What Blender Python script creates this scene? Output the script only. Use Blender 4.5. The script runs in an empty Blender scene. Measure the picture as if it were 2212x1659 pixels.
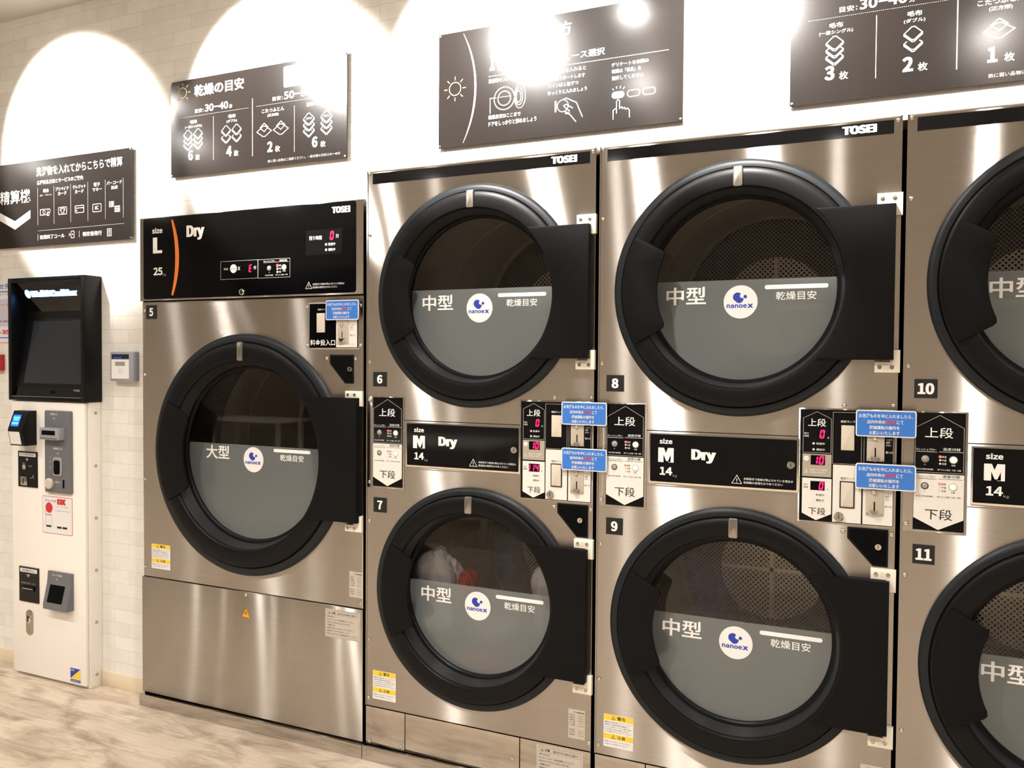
import bpy, bmesh, math, random
from mathutils import Vector, noise, Matrix
random.seed(7)
SC = bpy.context.scene
COL = SC.collection
PI = math.pi

# ------------------------------------------------------------------ camera
cam_d = bpy.data.cameras.new('camera')
cam = bpy.data.objects.new('camera', cam_d); COL.objects.link(cam)
YAW, PITCH, ROLL = 0.426464, -0.02538, 0.00712
_f = Vector((-math.sin(YAW)*math.cos(PITCH), math.cos(YAW)*math.cos(PITCH), math.sin(PITCH)))
_r = Vector((math.cos(YAW), math.sin(YAW), 0)); _u = _r.cross(_f)
_r2 = math.cos(ROLL)*_r + math.sin(ROLL)*_u
_u2 = -math.sin(ROLL)*_r + math.cos(ROLL)*_u
_m = Matrix((_r2, _u2, -_f)).transposed().to_4x4()
_m.translation = Vector((1.5801, -2.3022, 1.3201))
cam.matrix_world = _m
cam_d.sensor_width = 36.0
cam_d.lens = 1800.0/2212.0*36.0
cam_d.clip_start = 0.02
SC.camera = cam

# ------------------------------------------------------------------ world, exposure
w = bpy.data.worlds.new('world'); SC.world = w; w.use_nodes = True
w.node_tree.nodes['Background'].inputs[0].default_value = (0.9, 0.8, 0.65, 1)
w.node_tree.nodes['Background'].inputs[1].default_value = 0.02
SC.view_settings.view_transform = 'Standard'
SC.view_settings.look = 'None'
SC.view_settings.gamma = 1.0
SC.view_settings.use_curve_mapping = False
SC.view_settings.exposure = 0.25
SC.cycles.use_denoising = True
SC.cycles.max_bounces = 8
SC.cycles.transparent_max_bounces = 12
SC.cycles.sample_clamp_indirect = 6.0
SC.cycles.caustics_reflective = False
SC.cycles.caustics_refractive = False

# ------------------------------------------------------------------ lamps of the room
CEIL = 2.76
WALL_Y = 0.073
WARM = (1.0, 0.945, 0.89)
def spot(x, y, z, tx, ty, tz, watts, half, blend, rad):
    d = bpy.data.lights.new('spot_light', 'SPOT'); d.energy = watts; d.color = WARM
    d.spot_size = 2*half; d.spot_blend = blend; d.shadow_soft_size = rad
    o = bpy.data.objects.new('spot_light', d); COL.objects.link(o)
    o.location = (x, y, z)
    o.rotation_euler = (Vector((tx, ty, tz))-Vector((x, y, z))).to_track_quat('-Z', 'Y').to_euler()
    return o
SPOTS = [(-1.72, .24), (-0.72, .28), (0.22, .22), (1.12, .2), (2.2, .0)]
SPOT_Y, SPOT_Z = -0.72, 2.62
TAU = math.radians(27)
for sx, sh in SPOTS:
    dirv = Vector((sh, WALL_Y-SPOT_Y, -(WALL_Y-SPOT_Y)*math.tan(TAU))).normalized()
    st = Vector((sx, SPOT_Y, SPOT_Z)) + dirv*0.06
    spot(*st, *(st+dirv), 230, math.radians(29.3), 0.22, 0.035)
DOWN = [(x, -1.75) for x in (-4.2, -2.66, -1.15, .4, 1.95, 3.5)] + [(x, -3.6) for x in (-4.85, -3.32, -1.8, -.28, 1.24, 2.76)] + [(.6, -.9)]
for dx, dy in DOWN:
    d = bpy.data.lights.new('downlight_lamp', 'AREA'); d.shape = 'DISK'; d.size = 0.075
    d.energy = 15; d.spread = math.radians(130); d.color = WARM
    o = bpy.data.objects.new('downlight_lamp', d); COL.objects.link(o)
    o.location = (dx, dy, CEIL-0.012)

# ------------------------------------------------------------------ materials
def lin(c):
    return tuple((v/255/12.92 if v/255 <= .04045 else ((v/255+.055)/1.055)**2.4) for v in c)
MATS = {}
def mat(name, rgb, rough=.5, metal=0.0, spec=.5, emit=0.0, ecol=None, coat=0.0):
    m = bpy.data.materials.new(name); m.use_nodes = True
    b = m.node_tree.nodes['Principled BSDF']
    b.inputs['Base Color'].default_value = (*lin(rgb), 1)
    b.inputs['Roughness'].default_value = rough
    b.inputs['Metallic'].default_value = metal
    b.inputs['Specular IOR Level'].default_value = spec
    if coat: b.inputs['Coat Weight'].default_value = coat; b.inputs['Coat Roughness'].default_value = .04
    if emit:
        b.inputs['Emission Color'].default_value = (*lin(ecol or rgb), 1)
        b.inputs['Emission Strength'].default_value = emit
    MATS[name] = m
    return m
def N(m, t, **kw):
    n = m.node_tree.nodes.new(t)
    for k, v in kw.items(): setattr(n, k, v)
    return n
def L(m, a, b): m.node_tree.links.new(a, b)
def bsdf(m): return m.node_tree.nodes['Principled BSDF']
def add_noise_rough(m, scale, lo, hi, stretch=(1, 1, 1)):
    tc = N(m, 'ShaderNodeTexCoord'); mp = N(m, 'ShaderNodeMapping'); mp.inputs['Scale'].default_value = stretch
    nz = N(m, 'ShaderNodeTexNoise'); nz.inputs['Scale'].default_value = scale; nz.inputs['Detail'].default_value = 4
    mr = N(m, 'ShaderNodeMapRange'); mr.inputs['From Min'].default_value = .3; mr.inputs['From Max'].default_value = .7
    mr.inputs['To Min'].default_value = lo; mr.inputs['To Max'].default_value = hi
    L(m, tc.outputs['Object'], mp.inputs[0]); L(m, mp.outputs[0], nz.inputs['Vector'])
    L(m, nz.outputs['Fac'], mr.inputs['Value']); L(m, mr.outputs[0], bsdf(m).inputs['Roughness'])
    return nz

# brushed stainless steel: grain runs sideways, so lamps smear into upright streaks
def steel(name, rgb, rough, aniso):
    m = bpy.data.materials.new(name); m.use_nodes = True; MATS[name] = m
    m.node_tree.nodes.clear()
    out = N(m, 'ShaderNodeOutputMaterial'); g = N(m, 'ShaderNodeBsdfAnisotropic')
    g.inputs['Roughness'].default_value = rough; g.inputs['Anisotropy'].default_value = aniso
    t = N(m, 'ShaderNodeCombineXYZ'); t.inputs[0].default_value = 1.0; t.inputs[1].default_value = .03
    L(m, t.outputs[0], g.inputs['Tangent']); L(m, g.outputs[0], out.inputs[0])
    tc = N(m, 'ShaderNodeTexCoord'); mp = N(m, 'ShaderNodeMapping'); mp.inputs['Scale'].default_value = (2.5, 2.5, 380)
    nz = N(m, 'ShaderNodeTexNoise'); nz.inputs['Scale'].default_value = 1.0; nz.inputs['Detail'].default_value = 4
    L(m, tc.outputs['Object'], mp.inputs[0]); L(m, mp.outputs[0], nz.inputs['Vector'])
    cr = N(m, 'ShaderNodeMixRGB'); cr.blend_type = 'MULTIPLY'; cr.inputs[0].default_value = .22
    cr.inputs[1].default_value = (*lin(rgb), 1); L(m, nz.outputs['Fac'], cr.inputs[2]); L(m, cr.outputs[0], g.inputs['Color'])
    return m
steel('brushed_steel', (204, 198, 190), .2, .86)
steel('panel_steel', (204, 197, 188), .10, .45)
mat('bright_steel', (225, 220, 212), .18, 1.0)
mat('chrome', (235, 232, 226), .12, 1.0)
mat('black_plastic', (15, 15, 16), .40, spec=.16)
mat('black_satin', (13, 13, 14), .5, spec=.12)
mat('gasket_rubber', (26, 30, 33), .42, spec=.25)
mat('gloss_black', (9, 9, 10), .06, spec=.3)
mat('ink_black', (14, 14, 15), .5)
mat('void_black', (5, 5, 5), .9, spec=.1)
mat('sign_black', (34, 30, 28), .165, spec=.5)
mat('print_white', (240, 238, 233), .5)
mat('print_grey', (150, 146, 138), .5)
mat('print_orange', (222, 120, 30), .5)
mat('print_gold', (226, 178, 110), .5)
mat('print_blue', (36, 58, 160), .5)
mat('print_red', (205, 48, 44), .5)
mat('card_blue', (58, 118, 200), .3)
mat('card_white', (232, 230, 228), .35)
mat('card_red', (205, 80, 90), .4)
mat('panel_white', (226, 222, 214), .3)
mat('panel_taupe', (168, 160, 142), .35)
mat('lamp_cover', (206, 196, 180), .35)
mat('hinge_ivory', (236, 230, 214), .4)
mat('label_yellow', (236, 200, 62), .45)
mat('label_white', (226, 224, 220), .45)
mat('label_silver', (196, 188, 176), .35, .25)
mat('warn_orange', (226, 160, 44), .4)
mat('button_grey', (158, 152, 144), .35)
mat('button_white', (240, 234, 222), .3, emit=.25, ecol=(255, 240, 215))
mat('led_red', (255, 20, 60), .4, emit=5.0, ecol=(255, 16, 70))
mat('led_lamp_red', (255, 60, 60), .4, emit=4.0, ecol=(255, 60, 50))
mat('led_off', (214, 206, 190), .4)
mat('led_green', (226, 255, 120), .4, emit=2.0, ecol=(226, 250, 130))
mat('logo_blue', (80, 150, 255), .4, emit=11.0, ecol=(96, 160, 255))
mat('lcd_blue', (20, 90, 255), .3, emit=1.6, ecol=(20, 90, 255))
mat('lcd_light', (90, 190, 255), .3, emit=1.8, ecol=(80, 180, 255))
mat('kiosk_white', (244, 240, 232), .38)
mat('kiosk_black', (12, 12, 13), .35, spec=.2)
mat('kiosk_grey', (104, 105, 108), .45)
mat('screen_glass', (44, 48, 54), .12)
mat('reader_grey', (150, 152, 158), .4)
mat('red_paint', (190, 44, 44), .4)
mat('steel_lock', (190, 180, 165), .25, 1.0)
mat('poster_paper', (224, 224, 228), .5)
mat('poster_lilac', (196, 194, 208), .5)
mat('lens_glow', (255, 244, 224), .4, emit=420.0, ecol=(255, 249, 242))
mat('spot_glow', (255, 244, 224), .4, emit=60.0, ecol=(255, 249, 242))
mat('lamp_white', (232, 230, 225), .4)
mat('wood_seat', (196, 150, 100), .45)
mat('table_white', (222, 218, 208), .35)
mat('drum_steel', (222, 214, 204), .36, .15)
mat('towel_white', (232, 231, 236), .9, spec=.1)
mat('cloth_red', (214, 60, 58), .9, spec=.1)
mat('cloth_pink', (208, 70, 84), .9, spec=.1)
mat('cloth_grey', (196, 192, 188), .9, spec=.1)
mat('lens_clear', (160, 154, 144), .25, .85)

# perforated sheet: punched holes are dark dots in the sheet's own pattern (UV in metres)
def perforated(name, rgb, pitch, hole, metal=.3, dark=(8, 7, 6)):
    m = mat(name, rgb, .45, metal)
    uv = N(m, 'ShaderNodeUVMap'); mp = N(m, 'ShaderNodeMapping')
    mp.inputs['Scale'].default_value = (1/pitch, 1/pitch, 1); mp.inputs['Rotation'].default_value = (0, 0, PI/4)
    fr = N(m, 'ShaderNodeVectorMath', operation='FRACTION')
    sb = N(m, 'ShaderNodeVectorMath', operation='SUBTRACT'); sb.inputs[1].default_value = (.5, .5, 0)
    mul = N(m, 'ShaderNodeVectorMath', operation='MULTIPLY'); mul.inputs[1].default_value = (1, 1, 0)
    ln = N(m, 'ShaderNodeVectorMath', operation='LENGTH')
    mr = N(m, 'ShaderNodeMapRange'); mr.inputs['From Min'].default_value = hole; mr.inputs['From Max'].default_value = hole+.07
    mx = N(m, 'ShaderNodeMixRGB'); mx.inputs[1].default_value = (*lin(dark), 1); mx.inputs[2].default_value = (*lin(rgb), 1)
    L(m, uv.outputs[0], mp.inputs[0]); L(m, mp.outputs[0], fr.inputs[0]); L(m, fr.outputs[0], sb.inputs[0])
    L(m, sb.outputs[0], mul.inputs[0]); L(m, mul.outputs[0], ln.inputs[0])
    L(m, ln.outputs['Value'], mr.inputs['Value']); L(m, mr.outputs[0], mx.inputs[0])
    L(m, mx.outputs[0], bsdf(m).inputs['Base Color'])
perforated('drum_perforated', (176, 165, 152), .0105, .30)
perforated('drum_disc', (240, 232, 218), .0125, .27, .85)
mat('disc_bar', (240, 232, 218), .4, .85)
mat('cone_plastic', (30, 32, 34), .34, spec=.6)
mat('coin_plate', (196, 186, 170), .45, .3)

# clear glass pane and the grey printed film on its lower half
def glass(name, tint, opaque, rgb, rough):
    m = bpy.data.materials.new(name); m.use_nodes = True; MATS[name] = m
    nt = m.node_tree; nt.nodes.clear()
    out = N(m, 'ShaderNodeOutputMaterial'); tr = N(m, 'ShaderNodeBsdfTransparent'); tr.inputs[0].default_value = (*tint, 1)
    gl = N(m, 'ShaderNodeBsdfGlossy'); gl.inputs['Roughness'].default_value = rough
    lw = N(m, 'ShaderNodeFresnel'); lw.inputs['IOR'].default_value = 1.5
    base = tr.outputs[0]
    if opaque:
        df = N(m, 'ShaderNodeBsdfDiffuse'); df.inputs[0].default_value = (*lin(rgb), 1)
        tl = N(m, 'ShaderNodeBsdfTranslucent'); tl.inputs[0].default_value = (*lin(rgb), 1)
        m0 = N(m, 'ShaderNodeMixShader'); m0.inputs[0].default_value = .25
        L(m, df.outputs[0], m0.inputs[1]); L(m, tl.outputs[0], m0.inputs[2])
        m1 = N(m, 'ShaderNodeMixShader'); m1.inputs[0].default_value = opaque
        rf = N(m, 'ShaderNodeBsdfRefraction'); rf.inputs[0].default_value = (.95, .95, .95, 1); rf.inputs['IOR'].default_value = 1.12; rf.inputs['Roughness'].default_value = .3
        mf = N(m, 'ShaderNodeMixShader'); mf.inputs[0].default_value = .30; L(m, tr.outputs[0], mf.inputs[1]); L(m, rf.outputs[0], mf.inputs[2])   # frosted: the view through it is blurred
        L(m, mf.outputs[0], m1.inputs[1]); L(m, m0.outputs[0], m1.inputs[2]); base = m1.outputs[0]
    m2 = N(m, 'ShaderNodeMixShader'); L(m, lw.outputs[0], m2.inputs[0]); L(m, base, m2.inputs[1]); L(m, gl.outputs[0], m2.inputs[2])
    L(m, m2.outputs[0], out.inputs[0])
glass('door_glass', (.93, .93, .92), 0, None, .0)
glass('film_grey', (.92, .92, .92), .40, (172, 179, 178), .12)

# white brick wallpaper
def brick_wall():
    m = mat('brick_wallpaper', (236, 230, 216), .75, spec=.25)
    tc = N(m, 'ShaderNodeTexCoord'); sep = N(m, 'ShaderNodeSeparateXYZ'); cmb = N(m, 'ShaderNodeCombineXYZ')
    L(m, tc.outputs['Object'], sep.inputs[0])
    add = N(m, 'ShaderNodeMath', operation='ADD'); L(m, sep.outputs['X'], add.inputs[0]); L(m, sep.outputs['Y'], add.inputs[1])
    L(m, add.outputs[0], cmb.inputs[0]); L(m, sep.outputs['Z'], cmb.inputs[1])
    nz = N(m, 'ShaderNodeTexNoise'); nz.inputs['Scale'].default_value = 24; nz.inputs['Detail'].default_value = 5
    L(m, tc.outputs['Object'], nz.inputs['Vector'])
    wob = N(m, 'ShaderNodeVectorMath', operation='MULTIPLY_ADD')
    wob.inputs[1].default_value = (.006, .006, 0)
    L(m, nz.outputs['Color'], wob.inputs[0]); L(m, cmb.outputs[0], wob.inputs[2])
    br = N(m, 'ShaderNodeTexBrick'); br.inputs['Scale'].default_value = 1.0
    br.inputs['Brick Width'].default_value = .168; br.inputs['Row Height'].default_value = .0535
    br.inputs['Mortar Size'].default_value = .0011; br.inputs['Mortar Smooth'].default_value = .6
    br.offset = .5
    br.inputs['Color1'].default_value = (*lin((242, 239, 232)), 1); br.inputs['Color2'].default_value = (*lin((233, 229, 221)), 1)
    br.inputs['Mortar'].default_value = (*lin((212, 206, 196)), 1)
    L(m, wob.outputs[0], br.inputs['Vector'])
    mx = N(m, 'ShaderNodeMixRGB'); mx.blend_type = 'MULTIPLY'; mx.inputs[0].default_value = .18
    nz2 = N(m, 'ShaderNodeTexNoise'); nz2.inputs['Scale'].default_value = 14; nz2.inputs['Detail'].default_value = 6
    L(m, tc.outputs['Object'], nz2.inputs['Vector'])
    L(m, br.outputs['Color'], mx.inputs[1]); L(m, nz2.outputs['Fac'], mx.inputs[2])
    L(m, mx.outputs[0], bsdf(m).inputs['Base Color'])
    bp = N(m, 'ShaderNodeBump'); bp.inputs['Strength'].default_value = .25; bp.inputs['Distance'].default_value = .0015
    inv = N(m, 'ShaderNodeMath', operation='SUBTRACT'); inv.inputs[0].default_value = 1.0
    L(m, br.outputs['Fac'], inv.inputs[1]); L(m, inv.outputs[0], bp.inputs['Height']); L(m, bp.outputs[0], bsdf(m).inputs['Normal'])
brick_wall()
mat('wall_plain', (176, 172, 166), .7)
mat('wall_taupe', (138, 134, 128), .6)
mat('ceiling_white', (190, 187, 182), .8)
mat('skirting_vinyl', (222, 206, 180), .45)
mat('night_glass', (14, 14, 16), .08)

# pale weathered wood planks
def floor_mat():
    m = mat('plank_floor', (216, 198, 168), .42)
    tc = N(m, 'ShaderNodeTexCoord')
    rot = N(m, 'ShaderNodeMapping'); rot.inputs['Rotation'].default_value = (0, 0, math.radians(0))
    L(m, tc.outputs['Object'], rot.inputs[0])
    br = N(m, 'ShaderNodeTexBrick'); br.inputs['Scale'].default_value = 1.0; br.offset = .37
    br.inputs['Brick Width'].default_value = .92; br.inputs['Row Height'].default_value = .152
    br.inputs['Mortar Size'].default_value = .0009; br.inputs['Mortar Smooth'].default_value = .3; br.inputs['Bias'].default_value = 0
    br.inputs['Color1'].default_value = (*lin((206, 190, 170)), 1); br.inputs['Color2'].default_value = (*lin((188, 171, 149)), 1)
    br.inputs['Mortar'].default_value = (*lin((168, 148, 122)), 1)
    L(m, rot.outputs[0], br.inputs['Vector'])
    st = N(m, 'ShaderNodeMapping'); st.inputs['Scale'].default_value = (4.2, 12, 1); L(m, tc.outputs['Object'], st.inputs[0])
    n1 = N(m, 'ShaderNodeTexNoise'); n1.inputs['Scale'].default_value = 1.0; n1.inputs['Detail'].default_value = 8; n1.inputs['Roughness'].default_value = .62
    n1.inputs['Distortion'].default_value = .6
    L(m, st.outputs[0], n1.inputs['Vector'])
    r1 = N(m, 'ShaderNodeValToRGB'); e = r1.color_ramp.elements
    e[0].position = .33; e[0].color = (*lin((158, 143, 130)), 1); e[1].position = .55; e[1].color = (1, 1, 1, 1)
    L(m, n1.outputs['Fac'], r1.inputs[0])
    mx = N(m, 'ShaderNodeMixRGB'); mx.blend_type = 'MULTIPLY'; mx.inputs[0].default_value = .75
    L(m, br.outputs['Color'], mx.inputs[1]); L(m, r1.outputs[0], mx.inputs[2])
    st2 = N(m, 'ShaderNodeMapping'); st2.inputs['Scale'].default_value = (7, 90, 1); L(m, tc.outputs['Object'], st2.inputs[0])
    n2 = N(m, 'ShaderNodeTexNoise'); n2.inputs['Scale'].default_value = 1.0; n2.inputs['Detail'].default_value = 5; L(m, st2.outputs[0], n2.inputs['Vector'])
    mx2 = N(m, 'ShaderNodeMixRGB'); mx2.blend_type = 'OVERLAY'; mx2.inputs[0].default_value = .28
    L(m, mx.outputs[0], mx2.inputs[1]); L(m, n2.outputs['Fac'], mx2.inputs[2])
    L(m, mx2.outputs[0], bsdf(m).inputs['Base Color'])
floor_mat()

# ------------------------------------------------------------------ mesh builder
ORG = [Vector((0, 0, 0))]
_TXT = {}
try:
    import os
    FONT = bpy.data.fonts.load(os.path.join(bpy.utils.system_resource('DATAFILES', path='fonts'), 'Noto Sans CJK Regular.woff2'))
except Exception:
    FONT = None
def text_geo(s, bold):
    k = (s, bold)
    if k not in _TXT:
        c = bpy.data.curves.new('lettering', 'FONT'); c.body = s; c.offset = bold; c.resolution_u = 3
        c.fill_mode = 'FRONT'
        if FONT and s.isascii(): c.font = FONT
        o = bpy.data.objects.new('lettering', c); COL.objects.link(o)
        dg = bpy.context.evaluated_depsgraph_get(); dg.update()
        me = bpy.data.meshes.new_from_object(o.evaluated_get(dg))
        vs = [(v.co.x, v.co.y) for v in me.vertices]; fs = [tuple(p.vertices) for p in me.polygons]
        bpy.data.objects.remove(o); bpy.data.curves.remove(c); bpy.data.meshes.remove(me)
        xs = [v[0] for v in vs]; ys = [v[1] for v in vs]
        _TXT[k] = (vs, fs, min(xs), max(xs), min(ys), max(ys))
    return _TXT[k]

class MB:
    def __init__(s): s.v = []; s.f = []; s.m = []; s.mats = []; s.uv = []
    def mi(s, name):
        if name not in s.mats: s.mats.append(name)
        return s.mats.index(name)
    def add(s, vs, fs, m, uvs=None):
        b = len(s.v); s.v += [tuple(v) for v in vs]; i = s.mi(m)
        for k, f in enumerate(fs):
            s.f.append(tuple(b+q for q in f)); s.m.append(i)
            s.uv.append(uvs[k] if uvs else None)
        return s
    def box(s, x0, x1, y0, y1, z0, z1, m, bev=0.0, seg=2):
        bm = bmesh.new(); bmesh.ops.create_cube(bm, size=1)
        for v in bm.verts:
            v.co = Vector(((x0+x1)/2+v.co.x*(x1-x0), (y0+y1)/2+v.co.y*(y1-y0), (z0+z1)/2+v.co.z*(z1-z0)))
        if bev: bmesh.ops.bevel(bm, geom=bm.edges[:], offset=bev, segments=seg, profile=.5, affect='EDGES')
        bm.verts.index_update()
        s.add([v.co for v in bm.verts], [[v.index for v in f.verts] for f in bm.faces], m); bm.free(); return s
    def prism(s, pts, y0, y1, m, bev=0.0, side=None):      # outline in x,z ; y0 is the face towards the room
        n = len(pts)
        bm = bmesh.new()
        fv = [bm.verts.new((p[0], y0, p[1])) for p in pts]; bv = [bm.verts.new((p[0], y1, p[1])) for p in pts]
        ff = bm.faces.new(fv); bm.faces.new(bv[::-1])
        for i in range(n): bm.faces.new((fv[i], bv[i], bv[(i+1) % n], fv[(i+1) % n]))
        bmesh.ops.recalc_face_normals(bm, faces=bm.faces[:])
        if bev: bmesh.ops.bevel(bm, geom=[e for e in ff.edges], offset=bev, segments=2, profile=.5, affect='EDGES')
        bm.verts.index_update()
        s.add([v.co for v in bm.verts], [[v.index for v in f.verts] for f in bm.faces], m); bm.free(); return s
    def flat(s, pts, y, m): return s.add([(p[0], y, p[1]) for p in pts], [tuple(range(len(pts)))], m)
    def rect(s, x0, x1, z0, z1, y, m, r=0.0):
        return s.flat(rrect(x0, x1, z0, z1, r) if r else [(x0, z0), (x1, z0), (x1, z1), (x0, z1)], y, m)
    def lathe(s, prof, cx, cz, m, n=96, a0=0.0, a1=2*PI):  # profile of (radius, y) turned about an axis along y
        full = abs(a1-a0-2*PI) < 1e-6; k = n if full else n+1
        vs = []; fs = []; us = []; d = 0; ds = [0]
        for q in range(1, len(prof)):
            d += math.dist(prof[q], prof[q-1]); ds.append(d)
        rr = max(p[0] for p in prof)
        for i in range(k):
            a = a0+(a1-a0)*i/n
            for r, y in prof: vs.append((cx+r*math.cos(a), y, cz+r*math.sin(a)))
        P = len(prof)
        for i in range(n):
            j = (i+1) % k
            for q in range(P-1):
                fs.append((i*P+q, j*P+q, j*P+q+1, i*P+q+1))
                u0, u1 = rr*(a0+(a1-a0)*i/n), rr*(a0+(a1-a0)*(i+1)/n)
                us.append([(u0, ds[q]), (u1, ds[q]), (u1, ds[q+1]), (u0, ds[q+1])])
        return s.add(vs, fs, m, us)
    def disc(s, cx, cz, r, y, m, n=40):
        return s.flat([(cx+r*math.cos(2*PI*i/n), cz+r*math.sin(2*PI*i/n)) for i in range(n)], y, m)
    def ring(s, cx, cz, r0, r1, y, m, n=48, a0=0, a1=2*PI): return s.lathe([(r0, y), (r1, y)], cx, cz, m, n, a0, a1)
    def dome(s, cx, cz, r, y, h, m, n=16):
        return s.lathe([(r, y), (r*.98, y-h*.3), (r*.8, y-h*.7), (r*.45, y-h*.95), (0.0001, y-h)], cx, cz, m, n)
    def stroke(s, pts, w, y, m, closed=False):
        P = [Vector(p) for p in pts]; n = len(P); Lv = []; Rv = []
        for i in range(n):
            a = P[i-1] if (i or closed) else P[i]; c = P[(i+1) % n] if (i < n-1 or closed) else P[i]
            d1 = (P[i]-a); d2 = (c-P[i])
            if d1.length < 1e-9: d1 = d2
            if d2.length < 1e-9: d2 = d1
            d1 = d1.normalized(); d2 = d2.normalized(); t = d1+d2
            t = d1 if t.length < 1e-6 else t.normalized()
            nn = Vector((-t.y, t.x)); k = max(.35, abs(nn.dot(Vector((-d1.y, d1.x)))))
            Lv.append(P[i]+nn*w/2/k); Rv.append(P[i]-nn*w/2/k)
        vs = [(p.x, y, p.y) for p in Lv]+[(p.x, y, p.y) for p in Rv]
        fs = [(i, (i+1) % n, n+(i+1) % n, n+i) for i in range(n if closed else n-1)]
        return s.add(vs, fs, m)
    def frame(s, x0, x1, z0, z1, w, y, m): return s.stroke([(x0, z0), (x1, z0), (x1, z1), (x0, z1)], w, y, m, True)
    def text(s, t, x0, x1, z0, z1, y, m, bold=.012):      # fills the given rectangle
        extra = max(0.0, bold-.012) if len(t) < 14 else 0.0      # heavy weights: same outlines set side by side
        vs, fs, ax, bx, ay, by = text_geo(t, min(bold, .012))
        sx = (x1-x0)/(bx-ax+2*extra); sz = (z1-z0)/(by-ay)
        if extra:
            for q in (0, 1, 2): s.add([(x0+(v[0]-ax+extra*q)*sx, y-.00012*q, z0+(v[1]-ay)*sz) for v in vs], fs, m)
            return s
        return s.add([(x0+(v[0]-ax)*sx, y, z0+(v[1]-ay)*sz) for v in vs], fs, m)
    def textc(s, t, xc, z0, h, y, m, bold=.012, wide=1.0):
        vs, fs, ax, bx, ay, by = text_geo(t, min(bold, .012))
        wd = (bx-ax)*h/(by-ay)*wide
        return s.text(t, xc-wd/2, xc+wd/2, z0, z0+h, y, m, bold)
    def textl(s, t, x0, z0, h, y, m, bold=.012, wide=1.0):
        vs, fs, ax, bx, ay, by = text_geo(t, min(bold, .012))
        return s.text(t, x0, x0+(bx-ax)*h/(by-ay)*wide, z0, z0+h, y, m, bold)
    def panel_hole(s, x0, x1, z0, z1, cx, cz, r, y, m, n=96):   # flat sheet with a round opening
        vs = []; fs = []
        angs = sorted(set([2*PI*i/n for i in range(n)]+[math.atan2(zz-cz, xx-cx) % (2*PI) for xx in (x0, x1) for zz in (z0, z1)]))
        for a in angs:
            c, q = math.cos(a), math.sin(a)
            t = min([(x1-cx)/c if c > 1e-9 else 9e9, (x0-cx)/c if c < -1e-9 else 9e9, (z1-cz)/q if q > 1e-9 else 9e9, (z0-cz)/q if q < -1e-9 else 9e9])
            vs += [(cx+r*c, y, cz+r*q), (cx+t*c, y, cz+t*q)]
        k = len(angs)
        for i in range(k):
            j = (i+1) % k; fs.append((2*i, 2*i+1, 2*j+1, 2*j))
        return s.add(vs, fs, m)
    def build(s, name, parent=None, smooth=35, label=None):
        o0 = ORG[0] if parent is not None else Vector((0, 0, 0))
        me = bpy.data.meshes.new(name)
        me.from_pydata([(v[0]-o0.x, v[1]-o0.y, v[2]-o0.z) for v in s.v], [], s.f)
        for n in s.mats: me.materials.append(MATS[n])
        me.polygons.foreach_set('material_index', s.m)
        ul = me.uv_layers.new(name='UVMap')
        vv = me.vertices
        for p, u in zip(me.polygons, s.uv):
            for q, li in enumerate(p.loop_indices):
                if u: ul.data[li].uv = u[q]
                else:
                    c = vv[me.loops[li].vertex_index].co; ul.data[li].uv = (c.x, c.z)
        if smooth:
            me.polygons.foreach_set('use_smooth', [True]*len(me.polygons))
            me.set_sharp_from_angle(angle=math.radians(smooth))
        me.update()
        o = bpy.data.objects.new(name, me); COL.objects.link(o)
        if parent is not None: o.parent = parent
        if label: o['label'] = label
        return o
def rrect(x0, x1, z0, z1, r, n=4):
    pts = []
    for cx, cz, a in ((x1-r, z0+r, -90), (x1-r, z1-r, 0), (x0+r, z1-r, 90), (x0+r, z0+r, 180)):
        for i in range(n+1):
            t = math.radians(a+90*i/n); pts.append((cx+r*math.cos(t), cz+r*math.sin(t)))
    return pts
def arc(cx, cz, r, d0, d1, n=24):
    return [(cx+r*math.cos(math.radians(d0+(d1-d0)*i/n)), cz+r*math.sin(math.radians(d0+(d1-d0)*i/n))) for i in range(n+1)]

def thing(name, label, cat, loc, group=None):
    o = bpy.data.objects.new(name, None); COL.objects.link(o); o.location = loc
    o.empty_display_size = .1; o['label'] = label; o['category'] = cat
    if group: o['group'] = group
    ORG[0] = Vector(loc); return o
def tag(o, label, cat, group=None):
    o['label'] = label; o['category'] = cat
    if group: o['group'] = group
    return o
def struct(o): o['kind'] = 'structure'; return o

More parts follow.
